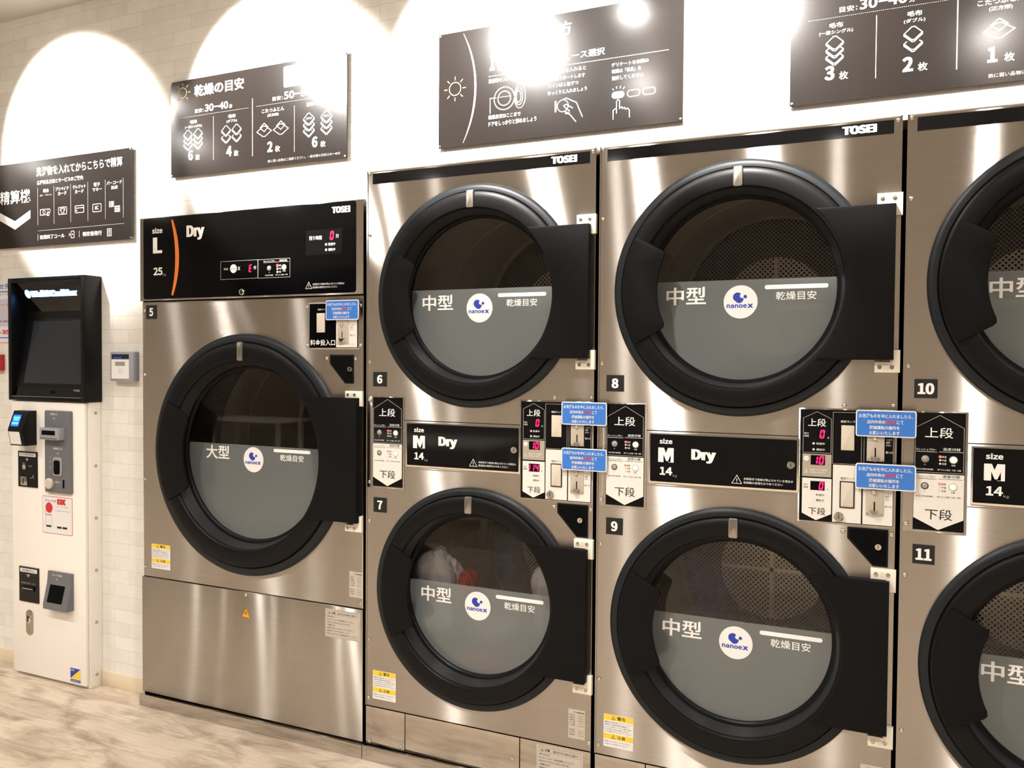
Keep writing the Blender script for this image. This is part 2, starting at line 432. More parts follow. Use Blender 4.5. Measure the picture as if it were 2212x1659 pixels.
# ------------------------------------------------------------------ room shell
RX0, RX1, RY = -6.0, 4.6, -5.2
def shell():
    b = MB(); b.add([(RX0, RY, 0), (RX1, RY, 0), (RX1, 1.2, 0), (RX0, 1.2, 0)], [(0, 1, 2, 3)], 'plank_floor'); struct(b.build('floor'))
    b = MB(); b.box(RX0, RX1, RY, 1.2, CEIL, CEIL+.1, 'ceiling_white'); struct(b.build('ceiling'))
    b = MB()                                        # wall with the opening the dryers stand in
    b.box(RX0, -1.012, WALL_Y, .17, 0, CEIL, 'brick_wallpaper')
    b.box(-1.012, .003, WALL_Y, .17, 1.858, CEIL, 'brick_wallpaper')
    b.box(.003, RX1, WALL_Y, .17, 1.95, CEIL, 'brick_wallpaper')
    b.box(2.43, RX1, WALL_Y, .17, 0, 1.95, 'brick_wallpaper')
    struct(b.build('wall_back'))
    b = MB(); b.box(RX0-.1, RX0, RY, 1.2, 0, CEIL, 'wall_plain'); struct(b.build('wall_left'))
    b = MB(); b.box(RX1, RX1+.1, RY, 1.2, 0, CEIL, 'wall_plain'); struct(b.build('wall_right'))
    b = MB(); b.box(RX0, RX1, 1.15, 1.25, 0, CEIL, 'void_black'); struct(b.build('wall_service'))
    b = MB()                                        # shop front: dark night windows between plain piers
    wins = [(-5.4, -3.6)]
    xs = [RX0]+[q for wq in wins for q in wq]+[RX1]
    for i in range(0, len(xs), 2): b.box(xs[i], min(xs[i+1], 3.05), RY-.1, RY, 0, CEIL, 'wall_taupe')
    b.box(3.05, RX1, RY-.1, RY, 0, CEIL, 'ceiling_white')
    for a, c in wins:
        b.box(a, c, RY-.1, RY, 2.35, CEIL, 'wall_taupe'); b.box(a, c, RY-.1, RY, 0, .1, 'wall_taupe')
    struct(b.build('wall_front'))
    for i, (a, c) in enumerate(wins):
        b = MB(); b.box(a, c, RY-.07, RY-.05, .1, 2.35, 'night_glass')
        for q in (a, (a+c)/2-.02, c-.04): b.box(q, q+.04, RY-.08, RY-.02, .1, 2.35, 'kiosk_grey')
        struct(b.build('window_%d' % (i+1)))
    b = MB()
    b.box(-6, -1.764, WALL_Y-.006, WALL_Y, 0, .06, 'skirting_vinyl', .0015); b.box(-1.318, -1.0185, WALL_Y-.006, WALL_Y, 0, .06, 'skirting_vinyl', .0015)
    struct(b.build('baseboard_back'))
shell()

# ------------------------------------------------------------------ small shared pieces
def seven(b, txt, x1, z0, h, y, m='led_red', slant=.12):
    w, t = h*.5, h*.15; adv = h*.66
    segs = {'0': 'abcdef', '1': 'bc', '4': 'fgbc', 'E': 'adefg', '8': 'abcdefg'}
    for k, ch in enumerate(reversed(txt)):
        ox = x1-w-k*adv
        def q(pts): b.flat([(ox+p[0]+(p[1])*slant, z0+p[1]) for p in pts], y, m)
        H = h; g = t*.12
        for sg in segs[ch]:
            if sg == 'a': q([(g+t*.3, H), (w-g-t*.3, H), (w-g-t, H-t), (g+t, H-t)])
            if sg == 'd': q([(g+t, t), (w-g-t, t), (w-g-t*.3, 0), (g+t*.3, 0)])
            if sg == 'g': q([(t, H/2+t/2), (w-t, H/2+t/2), (w-t*.6, H/2), (w-t, H/2-t/2), (t, H/2-t/2), (t*.6, H/2)])
            if sg == 'f': q([(0, H-t*.4), (t, H-t-g), (t, H/2+t*.6), (0, H/2+g)])
            if sg == 'e': q([(0, H/2-g), (t, H/2-t*.6), (t, t+g), (0, t*.4)])
            if sg == 'b': q([(w-t, H-t-g), (w, H-t*.4), (w, H/2+g), (w-t, H/2+t*.6)])
            if sg == 'c': q([(w-t, H/2-t*.6), (w, H/2-g), (w, t*.4), (w-t, t+g)])
def warn(b, x, z, w, y, m, w2=.0012):
    h = w*.86
    b.stroke([(x, z), (x+w, z), (x+w/2, z+h)], w2, y, m, True)
    b.stroke([(x+w/2, z+h*.62), (x+w/2, z+h*.3)], w2*1.3, y, m); b.disc(x+w/2, z+h*.17, w2*.8, y, m, 8)
_scr = []
def screw(parent, x, z, y=0.0, r=.0062):
    b = MB(); b.dome(x, z, r, y, r*.7, 'bright_steel'); b.build('screw', parent)
def lock(parent, x, z, y, r=.0115):
    b = MB(); b.lathe([(r, y), (r, y-.004), (r*.85, y-.006), (r*.8, y-.006), (r*.78, y-.0045), (.0001, y-.0045)], x, z, 'chrome', 24)
    b.rect(x-.0009, x+.0009, z-r*.5, z+r*.5, y-.0047, 'ink_black'); b.build('cam_lock', parent)
def card(parent, x0, x1, z0, z1, y):
    b = MB(); w, h = x1-x0, z1-z0
    b.prism(rrect(x0, x1, z0, z1, .006), y, y+.002, 'card_white')
    b.prism(rrect(x0+.0028, x1-.0028, z0+.0028, z1-.0028, .004), y-.0003, y, 'card_blue')
    yy = y-.0006
    def ln(t, a, c, k0, k1, m='card_white'): b.text(t, x0+w*a, x0+w*c, z0+h*k0, z0+h*k1, yy, m, .02)
    ln('お洗濯ものを中に入れましたら、', .05, .94, .71, .86)
    ln('店内中央の', .19, .49, .49, .63); ln('精算機', .50, .67, .49, .63, 'card_red'); ln('にて', .68, .79, .49, .63)
    ln('機械運転の操作を', .23, .73, .28, .42); ln('お願いいたします', .23, .73, .08, .22)
    b.build('notice_card', parent, label='blue notice card with white lettering')
def caution(parent, x0, x1, z0, z1):
    b = MB(); w, h = x1-x0, z1-z0; y = -.0006
    b.prism([(x0, z0), (x1, z0), (x1, z1), (x0, z1)], y, 0, 'label_white')
    for a, c in ((.83, 1.0), (.25, .41)):
        b.rect(x0, x1, z0+h*a, z0+h*c, y-.0003, 'label_yellow')
        warn(b, x0+w*.27, z0+h*(a+.03), w*.13, y-.0005, 'ink_black', .0009)
        b.text('警告' if a > .5 else '注意', x0+w*.46, x0+w*.74, z0+h*(a+.03), z0+h*(c-.03), y-.0005, 'ink_black', .01)
    for k, t in enumerate(['運転中は扉を開けないでください', '乾燥前に衣類の表示を確認して', 'ドラムが停止してから取り出す', '引火の恐れのある物は入れない', 'お子様を近づけないでください']):
        b.text(t, x0+w*.04, x0+w*(.95-.08*(k % 2)), z0+h*(.745-.072*k), z0+h*(.79-.072*k), y-.0004, 'ink_black', -.004)
    for k, t in enumerate(['異常のときはコインを入れずに', 'お店の人にお知らせください']):
        b.text(t, x0+w*.05, x0+w*(.93-.1*k), z0+h*(.15-.08*k), z0+h*(.20-.08*k), y-.0004, 'print_blue', -.004)
    b.build('caution_sticker', parent, label='white and yellow caution sticker')
def spec(parent, x0, x1, z0, z1):
    b = MB(); w, h = x1-x0, z1-z0; y = -.0006
    b.prism([(x0, z0), (x1, z0), (x1, z1), (x0, z1)], y, 0, 'label_silver')
    b.text('ガス衣類乾燥機', x0+w*.3, x0+w*.95, z0+h*.88, z0+h*.94, y-.0004, 'ink_black', .0)
    for k, t in enumerate(['型式の呼び', '定格電圧', '定格消費電力', 'ガス種', 'ガス消費量', '標準乾燥容量', '製造年月', '製造番号']):
        zz = .78-.085*k-(.08 if k > 4 else 0)
        b.text(t, x0+w*.07, x0+w*.4, z0+h*zz, z0+h*(zz+.05), y-.0004, 'ink_black', -.006)
        b.text(['13A', '100V', '620W', '12A/13A', '20.9kW', '14kg', '2018', '0123'][k], x0+w*.6, x0+w*.92, z0+h*zz, z0+h*(zz+.045), y-.0004, 'ink_black', -.004)
    b.build('rating_label', parent, label='small pale rating label')
def longlabel(parent, x0, x1, z0, z1):
    b = MB(); w, h = x1-x0, z1-z0; y = -.0006
    b.prism([(x0, z0), (x1, z0), (x1, z1), (x0, z1)], y, 0, 'label_silver')
    b.frame(x0+w*.03, x1-w*.03, z0+h*.04, z1-h*.03, .0008, y-.0003, 'print_grey')
    b.frame(x0+w*.06, x1-w*.06, z0+h*.80, z1-h*.06, .0008, y-.0003, 'print_grey')
    warn(b, x0+w*.09, z0+h*.83, w*.06, y-.0004, 'ink_black', .0008); b.text('注意', x0+w*.18, x0+w*.29, z0+h*.83, z0+h*.91, y-.0004, 'ink_black')
    b.text('指定以外の方法で使用すると危険です', x0+w*.36, x0+w*.9, z0+h*.83, z0+h*.90, y-.0004, 'ink_black', 0)
    for k, t in enumerate(['お手入れのとき', '糸くずフィルターは毎日掃除してください', '扉やガラスが汚れたら乾いた布で拭く', 'ご使用のとき', '排気口をふさがないでください', '乾燥が終わったらすぐに取り出してください', '途中で止めるときは扉を開けてください']):
        zz = .70-.1*k
        b.text(t, x0+w*.06, x0+w*(.28 if k in (0, 3) else .9-.09*(k % 3)), z0+h*zz, z0+h*(zz+.06), y-.0004, 'ink_black', .004 if k in (0, 3) else -.004)
    b.build('instruction_label', parent, label='pale printed instruction label')
def number_plate(parent, t, x0, x1, z0, z1):
    b = MB(); b.prism([(x0, z0), (x1, z0), (x1, z1), (x0, z1)], -.0015, 0, 'ink_black')
    w, h = x1-x0, z1-z0; a = .3 if len(t) == 1 else .14
    b.text(t, x0+w*a, x1-w*a, z0+h*.2, z1-h*.2, -.002, 'print_white', .02); b.build('number_plate', parent)
def bracket(parent, x0, x1, xl, za, zb, zl):            # ivory L hinge: arm za..zb, lug from xl down (or up) to zl
    pts = [(x0, za), (x0, zb), (x1, zb), (x1, zl), (xl, zl), (xl, za)]
    b = MB(); b.prism(pts, -.012, 0, 'hinge_ivory', .0015); zc = (za+zb)/2; wd = xl-x0
    for q in (.34, 1.12):
        b.lathe([(.0052, -.0121), (.0052, -.0135), (.0001, -.0138)], x0+wd*q, zc, 'steel_lock', 12)
    for q in (.62, .7, .78, .86): b.rect(x0+wd*q, x0+wd*q+.0012, zc-.007, zc+.007, -.0122, 'lamp_cover')
    b.build('hinge_bracket', parent)

# ------------------------------------------------------------------ round dryer door with drum (k scales the 14 kg door)
def dryer_door(parent, cx, cz, R, word, filmz, xr, zb, zt, fx):
    k = R/.345
    b = MB(); b.lathe([(R, .0), (R, -.007), (R-.004*k, -.012), (R-.012*k, -.0155), (R-.022*k, -.0155), (R-.026*k, -.010), (R-.028*k, .0)], cx, cz, 'gasket_rubber', 128)
    b.build('door_surround', parent)
    r0 = .3205*k
    prof = [(r0, .0), (r0, -.017), (r0-.0025*k, -.0225), (r0-.008*k, -.026), (.30*k, -.0275), (.277*k, -.0275), (.2715*k, -.026), (.2685*k, -.0225), (.267*k, -.016)]
    prof2 = [(.267*k, -.016), (.2575*k, .020), (.2565*k, .024)]
    prof3 = [(.2565*k, .024), (.2515*k, .0245), (.2505*k, .030), (.247*k, .034), (.2465*k, .046)]
    b = MB(); b.lathe(prof, cx, cz, 'black_plastic', 128); b.lathe(prof2, cx, cz, 'cone_plastic', 128); b.lathe(prof3, cx, cz, 'black_plastic', 128)
    door = b.build('door', parent, 30)
    b = MB(); b.disc(cx, cz, .2468*k, .041, 'door_glass', 96); b.build('glass_pane', door)
    b = MB(); r = .2464*k; dz = filmz; a = math.degrees(math.asin(dz/r))
    b.flat(arc(cx, cz, r, 180-a, 360+a, 80), .0405, 'film_grey')
    y = .0398; P = 'print_white'; o = fx
    b.text(word, cx-.206-o[0], cx-.094-o[0], cz-.039+o[2], cz+.011+o[2], y, P, .022)
    b.prism(rrect(cx+.0635+o[1], cx+.2253+o[1], cz-.001+o[2], cz+.0105+o[2], .0055), y, y+.0003, P)
    b.text('乾燥目安', cx+.093+o[1], cx+.196+o[1], cz-.031+o[2], cz-.008+o[2], y, P, .008)
    sz = cz-.0335+o[2]
    b.disc(cx, sz, .0455, y, 'card_white', 64)
    b.disc(cx-.008, sz+.0135, .0125, y-.0004, 'print_blue', 32); b.disc(cx-.0035, sz+.0085, .0115, y-.0005, 'print_blue', 32)
    b.disc(cx+.0045, sz+.0165, .0062, y-.0006, 'card_white', 24); b.disc(cx+.0125, sz+.0145, .0046, y-.0007, 'print_blue', 20)
    b.text('nanoe', cx-.0375, cx+.017, sz-.0165, sz-.0065, y-.0004, 'print_blue', .012); b.text('X', cx+.0185, cx+.034, sz-.0165, sz-.0055, y-.0004, 'print_blue', .02)
    b.build('film_print', door, label='grey frosted film with white lettering')
    # grip plate across the left of the ring
    ro, ri = .3125*k, .2155*k; aa = 28.3; n = 24; rc = .014*k
    pts = arc(cx, cz, ro, 180-aa, 180+aa, n)
    da = math.degrees(rc/ri)
    pts += [(cx+(ri+rc)*math.cos(math.radians(180+aa)), cz+(ri+rc)*math.sin(math.radians(180+aa)))]
    pts += [(cx+(ri+rc*.3)*math.cos(math.radians(180+aa-da*.25)), cz+(ri+rc*.3)*math.sin(math.radians(180+aa-da*.25)))]
    pts += arc(cx, cz, ri, 180+aa-da, 180-aa+da, n)
    pts += [(cx+(ri+rc*.3)*math.cos(math.radians(180-aa+da*.25)), cz+(ri+rc*.3)*math.sin(math.radians(180-aa+da*.25)))]
    pts += [(cx+(ri+rc)*math.cos(math.radians(180-aa)), cz+(ri+rc)*math.sin(math.radians(180-aa)))]
    b = MB(); b.prism(pts, -.0335, -.0262, 'black_satin', .002); b.build('door_handle', door)
    # hinge cover on the right
    zc1, zc0 = zt-cz, zb-cz; rr = .277*k
    a1 = math.degrees(math.asin(min(.98, zc1/rr))); a0 = math.degrees(math.asin(max(-.98, zc0/rr)))
    pts = [(xr, zb), (xr, zt)]+arc(cx, cz, rr, a1, a0, 28)
    b = MB(); b.prism(pts, -.0305, -.0005, 'black_satin', .0015); b.build('hinge_cover', door)
    # clear lens at the top of the ring
    b = MB(); b.prism(rrect(cx-.0125, cx+.0125, cz+.2685*k, cz+.3215*k, .005), -.033, -.024, 'lens_clear', .003); b.build('signal_lens', door)
    # drum
    rd = .323*k; rm = .275*k; yb = .80
    b = MB(); b.lathe([(rm, .0), (rm, .055), (rd*.93, .075)], cx, cz, 'drum_steel')
    b.lathe([(rd*.93, .075), (rd, .10), (rd, .10+.16*k)], cx, cz, 'drum_perforated' if k > 1.1 else 'drum_steel')
    b.lathe([(rd, .10+.16*k), (rd, .45), (rd+.003, .453), (rd+.003, .457), (rd, .46), (rd, yb-.02), (rd-.006, yb-.012), (rd-.009, yb-.002), (rd-.004, yb)], cx, cz, 'drum_steel')
    o_ = b.build('drum', parent)
    b = MB(); d = rd*.55; nn = 64
    for i in range(nn):
        t0, t1 = 2*PI*i/nn, 2*PI*(i+1)/nn
        b.add([(cx+d*math.cos(t0), yb, cz+d*math.sin(t0)), (cx+rd*math.cos(t0), yb, cz+rd*math.sin(t0)), (cx+rd*math.cos(t1), yb, cz+rd*math.sin(t1)), (cx+d*math.cos(t1), yb, cz+d*math.sin(t1))], [(0, 1, 2, 3)], 'drum_perforated')
    b.disc(cx, cz, d, yb, 'drum_disc', 64)
    b.box(cx-.007, cx+.007, yb-.002, yb, cz-d*.97, cz+d*.97, 'disc_bar'); b.box(cx-d*.97, cx+d*.97, yb-.002, yb, cz-.007, cz+.007, 'disc_bar')
    b.build('back_plate', o_)

# ------------------------------------------------------------------ stacked pair of 14 kg dryers
def stacked_dryer(X, top_no, low_no, disp, running, label):
    t = thing('stacked_dryer', label, 'dryer', (X+.4, 0, 0), 'stacked pairs of dryers')
    x = lambda v: X+v
    S = 'brushed_steel'
    b = MB(); x0, x1 = x(.008), x(.797)
    b.panel_hole(x0, x1, 1.06, 1.942, x(.402), 1.525, .276, 0, S); b.panel_hole(x0, x1, .18, 1.06, x(.402), .583, .276, 0, S)
    b.add([(x0, 0, .02), (x0, 1.0, .02), (x0, 1.0, 1.942), (x0, 0, 1.942)], [(0, 1, 2, 3)], S)
    b.add([(x1, 0, .02), (x1, 1.0, .02), (x1, 1.0, 1.942), (x1, 0, 1.942)], [(0, 1, 2, 3)], S)
    b.add([(x0, 0, 1.942), (x1, 0, 1.942), (x1, 1.0, 1.942), (x0, 1.0, 1.942)], [(0, 1, 2, 3)], S)
    b.add([(x0, 1.0, .02), (x1, 1.0, .02), (x1, 1.0, 1.942), (x0, 1.0, 1.942)], [(0, 1, 2, 3)], 'void_black')
    b.add([(x0, .012, .02), (x1, .012, .02), (x1, .012, .18), (x0, .012, .18)], [(0, 1, 2, 3)], 'void_black')
    b.box(x0, x0+.0035, -.0025, 0, .18, 1.942, S); b.box(x1-.0035, x1, -.0025, 0, .18, 1.942, S)
    b.box(x0, x1, -.0025, 0, 1.939, 1.942, 'bright_steel')
    b.rect(x(.153), x(.563), 1.131, 1.1335, -.0004, 'ink_black'); b.rect(x(.153), x(.563), .9765, .979, -.0006, 'bright_steel')
    b.build('cabinet', t)
    b = MB(); b.prism([(x(.030), 1.900), (x(.7775), 1.900), (x(.7775), 1.9335), (x(.030), 1.9335)], -.0012, 0, 'gloss_black')
    b.text('TOSEI', x(.657), x(.738), 1.9075, 1.9285, -.0017, 'print_white', .035); b.build('name_strip', t)
    dryer_door(t, x(.402), 1.525, .345, '中型', .027, x(.786), 1.334, 1.7215, (0, 0, 0))
    dryer_door(t, x(.402), .583, .348, '中型', .027, x(.786), .3885, .778, (0, 0, 0))
    for zz, s in ((1.7375, 1), (1.316, -1), (.7925, 1), (.364, -1)):
        bracket(t, x(.742), x(.801), x(.778), zz-.0135*s, zz+.0135*s, zz-.043*s)
    number_plate(t, top_no, x(.034), x(.086), 1.240, 1.287); number_plate(t, low_no, x(.037), x(.087), .827, .875)
    for sx, sz in ((.019, 1.735), (.02, 1.32), (.018, 1.935), (.787, 1.9325), (.673, 1.217), (.788, 1.219), (.021, .795), (.02, .40), (.02, .205), (.79, .203), (.675, .893), (.789, .893)):
        screw(t, x(sx), sz)
    # selector panel on the left
    b = MB(); b.prism([(x(.0125), .907), (x(.1545), .907), (x(.1545), 1.2075), (x(.0125), 1.2075)], -.002, 0, S, .0008)
    b.prism([(x(.036), .913), (x(.1485), .913), (x(.1485), 1.2045), (x(.036), 1.2045)], -.0045, -.002, 'gloss_black')
    y = -.005; W = 'print_white'; K = 'ink_black'
    b.stroke([(x(.0385), 1.057), (x(.0385), 1.167), (x(.0925), 1.1985), (x(.1455), 1.168), (x(.1455), 1.057)], .0014, y, 'print_grey', True)
    b.flat([(x(.037), 1.0535), (x(.037), .9435), (x(.0925), .9155), (x(.1475), .9435), (x(.1475), 1.0535)], y, 'panel_white')
    b.text('上段', x(.060), x(.122), 1.1425, 1.1685, y-.0004, W, .006); b.text('下段', x(.063), x(.123), .9405, .967, y-.0004, K, .004)
    for dz, m in ((0, W), (-.067, K)):
        b.text('フレッシュブロー', x(.0405), x(.0855), 1.1105+dz, 1.1165+dz, y-.0004, m, 0); b.text('温度切替', x(.1), x(.1385), 1.112+dz, 1.119+dz, y-.0004, m, 0)
        b.rect(x(.040), x(.0875), 1.1075+dz, 1.1083+dz, y-.0004, m); b.rect(x(.0915), x(.144), 1.1085+dz, 1.1093+dz, y-.0004, m)
        for q, s in ((1.0965, '高温'), (1.0880, '中温'), (1.0795, '低温')): b.text(s, x(.0985), x(.108), q-.0025+dz, q+.0025+dz, y-.0004, m, 0)
        b.text('入', x(.059), x(.063), 1.0745+dz, 1.0785+dz, y-.0004, m, 0); b.text('切替', x(.119), x(.128), 1.0745+dz, 1.0785+dz, y-.0004, m, 0)
        b.text('約五分間冷風運転', x(.043), x(.080), 1.0625+dz, 1.0665+dz, y-.0004, m, 0); b.text('押すごとに高温・中温・低温', x(.089), x(.140), 1.0625+dz, 1.0665+dz, y-.0004, m, 0)
        b.ring(x(.0615), 1.09+dz, .0068, .0088, y-.0003, 'print_grey' if dz == 0 else K, 24); b.ring(x(.1235), 1.09+dz, .008, .0095, y-.0003, 'print_grey', 24)
        for q in (1.0880, 1.0795): b.disc(x(.0945), q+dz, .0026, y-.0004, 'led_off', 12)
    sp = b.build('selector_panel', t)
    for dz in (0, -.067):
        b = MB(); b.dome(x(.0615), 1.09+dz, .0068, y, .003, 'button_grey', 20); b.build('push_button', sp)
        b = MB(); b.dome(x(.1235), 1.09+dz, .0082, y, .003, 'button_white', 20); b.build('push_button', sp)
        b = MB(); b.disc(x(.0945), 1.0965+dz, .0034, y-.0006, 'led_lamp_red', 14); b.build('indicator_lamp', sp)
    screw(t, x(.0215), 1.1955, -.002); screw(t, x(.0215), .925, -.002)
    # size plate
    b = MB(); b.prism([(x(.162), .984), (x(.565), .984), (x(.565), 1.126), (x(.162), 1.126)], -.0035, 0, 'bright_steel', .001)
    b.prism(rrect(x(.166), x(.5595), .9895, 1.1225, .003), -.0042, -.0035, 'gloss_black'); y = -.0047
    b.text('size', x(.192), x(.229), 1.0965, 1.111, y, 'print_white', .012); b.text('M', x(.189), x(.233), 1.045, 1.0855, y, 'print_white', .035)
    b.text('14', x(.194), x(.2295), 1.009, 1.0315, y, 'print_white', .012); b.text('kg', x(.231), x(.243), 1.004, 1.0125, y, 'print_grey', .0)
    b.text('Dry', x(.282), x(.350), 1.048, 1.0855, y, 'print_white', .03)
    warn(b, x(.393), .9985, .026, y, 'print_white', .0013)
    b.text('衣類表示で乾燥が禁止されている場合は', x(.424), x(.551), 1.009, 1.0155, y, 'print_white', .0); b.text('乾燥機の使用をおやめください', x(.424), x(.525), .999, 1.0055, y, 'print_white', .0)
    pl = b.build('size_plate', t); lock(pl, x(.5445), 1.056, -.0042, .0105)
    # coin panel on the right
    b = MB(); b.prism([(x(.5625), .909), (x(.7965), .909), (x(.7965), 1.2085), (x(.5625), 1.2085)], -.0015, 0, S, .0006)
    b.prism([(x(.567), .9135), (x(.7915), .9135), (x(.7915), 1.2045), (x(.567), 1.2045)], -.0045, -.0015, 'gloss_black'); y = -.005
    b.stroke([(x(.5745), 1.092), (x(.5745), 1.182), (x(.608), 1.199), (x(.643), 1.181), (x(.643), 1.092)], .0013, y, 'print_grey', True)
    b.text('上段', x(.586), x(.630), 1.1605, 1.181, y, W, .006)
    b.text('残り', x(.577), x(.588), 1.1395, 1.1445, y, W, 0); b.text('時間', x(.577), x(.588), 1.1325, 1.1375, y, W, 0); b.text('分', x(.6335), x(.6385), 1.1295, 1.1345, y, W, 0)
    b.text('乾燥中', x(.607), x(.628), 1.1130, 1.1190, y, W, 0); b.text('運転中', x(.607), x(.628), 1.0975, 1.1035, y, W, 0)
    for q in (1.116, 1.1005): b.disc(x(.6005), q, .0032, y, 'led_off', 12)
    b.prism([(x(.5735), 1.0295), (x(.6445), 1.0295), (x(.6445), 1.0885), (x(.5735), 1.0885)], y, y+.0003, 'panel_taupe')
    b.disc(x(.583), 1.0765, .0065, y-.0004, 'print_white', 20); b.text('100', x(.5785), x(.5875), 1.0745, 1.0785, y-.0007, 'print_grey', 0)
    warn(b, x(.578), 1.0395, .01, y-.0004, 'print_white', .0007)
    b.text('追加投入すると時間延長', x(.592), x(.636), 1.0450, 1.0500, y-.0004, 'print_white', -.003); b.text('百円硬貨以外は使用不可', x(.592), x(.630), 1.0385, 1.0430, y-.0004, 'print_white', -.003)
    b.flat([(x(.5735), 1.0255), (x(.5735), .933), (x(.609), .916), (x(.6455), .9345), (x(.6455), 1.0255)], y, 'panel_white')
    b.text('下段', x(.590), x(.632), .9305, .9495, y-.0004, K, .004)
    b.text('残り', x(.577), x(.588), 1.0055, 1.0105, y-.0004, K, 0); b.text('時間', x(.577), x(.588), .9985, 1.0035, y-.0004, K, 0); b.text('分', x(.6335), x(.6385), .9955, 1.0005, y-.0004, K, 0)
    b.text('乾燥中', x(.608), x(.628), .9795, .9855, y-.0004, K, 0); b.text('運転中', x(.608), x(.628), .9655, .9715, y-.0004, K, 0)
    b.frame(x(.647), x(.7155), 1.0665, 1.199, .0012, y, 'print_grey'); b.frame(x(.7215), x(.7895), 1.0665, 1.199, .0012, y, 'print_grey')
    b.text('確認ランプ', x(.6655), x(.700), 1.1725, 1.1785, y, W, 0)
    b.prism([(x(.6485), .9155), (x(.717), .9155), (x(.717), 1.0635), (x(.6485), 1.0635)], y-.0005, y+.0005, 'panel_white')
    b.prism([(x(.7205), .9155), (x(.790), .9155), (x(.790), 1.0635), (x(.7205), 1.0635)], y-.0005, y+.0005, 'panel_white')
    b.text('確認ランプ', x(.667), x(.7005), 1.0265, 1.0325, y-.0009, K, 0)
    for dz, m in ((0, W), (-.137, K)):
        for q, s, wd in ((1.1305, 'つまり', .014), (1.1235, '返却', .009), (1.1165, 'ボタン', .012)): b.text(s, x(.7725), x(.7725+wd), q+dz, q+.005+dz, y-.0009, m, 0)
        b.text('投入口', x(.772), x(.788), 1.0985+dz, 1.104+dz, y-.0009, m, 0)
    cp = b.build('coin_panel', t)
    b = MB(); b.prism(rrect(x(.667), x(.6985), 1.102, 1.166, .0015), y-.003, y, 'lamp_cover', .001); b.build('lamp_cover', cp)
    b = MB(); b.prism(rrect(x(.6655), x(.7015), .9535, 1.0225, .001), y-.002, y, 'ink_black'); b.prism(rrect(x(.6685), x(.6985), .9565, 1.0195, .0015), y-.004, y-.002, 'lamp_cover', .001); b.build('lamp_cover', cp)
    for dz in (0, -.137):
        b = MB(); b.prism(rrect(x(.728), x(.769), 1.0775+dz, 1.186+dz-.012, .001), y-.0035, y, 'coin_plate', .0008)
        b.dome(x(.747), 1.1365+dz, .0068, y-.0035, .006, 'chrome', 20)
        b.rect(x(.7465), x(.7497), 1.0885+dz, 1.1115+dz, y-.0038, 'void_black')
        b.lathe([(.0105, y-.0035), (.0105, y-.007), (.009, y-.009), (.0001, y-.009)], x(.748), 1.0868+dz, 'chrome', 20, PI, 2*PI)
        for q in (.7315, .7655): b.disc(x(q), 1.081+dz, .0018, y-.0039, 'steel_lock', 10)
        b.build('coin_slot', cp)
    for q, (dx0, dx1, dz0, dz1, box) in enumerate(((.608, .630, 1.1285, 1.1535, 0), (.594, .629, 1.0605, 1.0855, 1), (.594, .629, .9945, 1.018, 1))):
        b = MB()
        if box: b.rect(x(dx0), x(dx1), dz0, dz1, y-.0005, 'void_black')
        seven(b, disp[q], x(dx1-.0045), dz0+.0015, dz1-dz0-.003, y-.0009); b.build('time_display', cp)
    for q in (.983, .969):
        b = MB(); b.disc(x(.600), q, .0038, y-.0005, 'led_green' if (running and q < .975) else 'panel_white', 14); b.build('indicator_lamp', cp)
    lock(cp, x(.6645), .930, -.0055)
    card(t, x(.7015), x(.8405), 1.1405, 1.2075, -.0155); card(t, x(.7025), x(.8415), 1.0075, 1.0725, -.0155)
    # corner cover with lock
    b = MB(); b.prism([(x(.685), .905), (x(.782), .905), (x(.782), .809), (x(.7465), .809), (x(.685), .876)], -.002, 0, 'black_plastic', .001)
    b.prism([(x(.691), .901), (x(.778), .901), (x(.778), .813), (x(.7485), .813), (x(.691), .878)], -.0023, -.002, 'void_black')
    cc = b.build('corner_cover', t); lock(cc, x(.7585), .860, -.0023, .009)
    caution(t, x(.0355), x(.1245), .206, .301); spec(t, x(.726), x(.778), .209, .296)
    # lower access panels and plinth
    for a, c in ((.010, .1605), (.163, .5685), (.571, .797)):
        b = MB(); b.prism([(x(a), .052), (x(c), .052), (x(c), .1775), (x(a), .1775)], -.003, .010, 'panel_steel', .0012); b.build('access_panel', t)
    longlabel_y(t, x(.626), x(.774), .069, .171)
    for sx, sz in ((.147, .066), (.025, .062), (.545, .110)): screw(t, x(sx), sz, -.003)
    b = MB(); b.box(x(.002), x(.802), -.014, .6, .0, .049, 'panel_steel', .002); b.build('plinth', t)
    return t
def longlabel_y(parent, *a):
    longlabel(parent, *a)
    o = parent.children[-1]
    for o in parent.children:
        if o.name.startswith('instruction_label'): o.location.y = -.003

A = stacked_dryer(0.0, '6', '7', ('0', '10', '114'), True, 'stainless steel stacked pair of dryers numbered 6 and 7, beside the single large dryer')
B = stacked_dryer(0.8, '8', '9', ('0', '10', '0'), False, 'stainless steel stacked pair of dryers numbered 8 and 9')
C_ = stacked_dryer(1.6, '10', '11', ('0', '10', '0'), False, 'stainless steel stacked pair of dryers numbered 10 and 11, cut off by the picture edge')

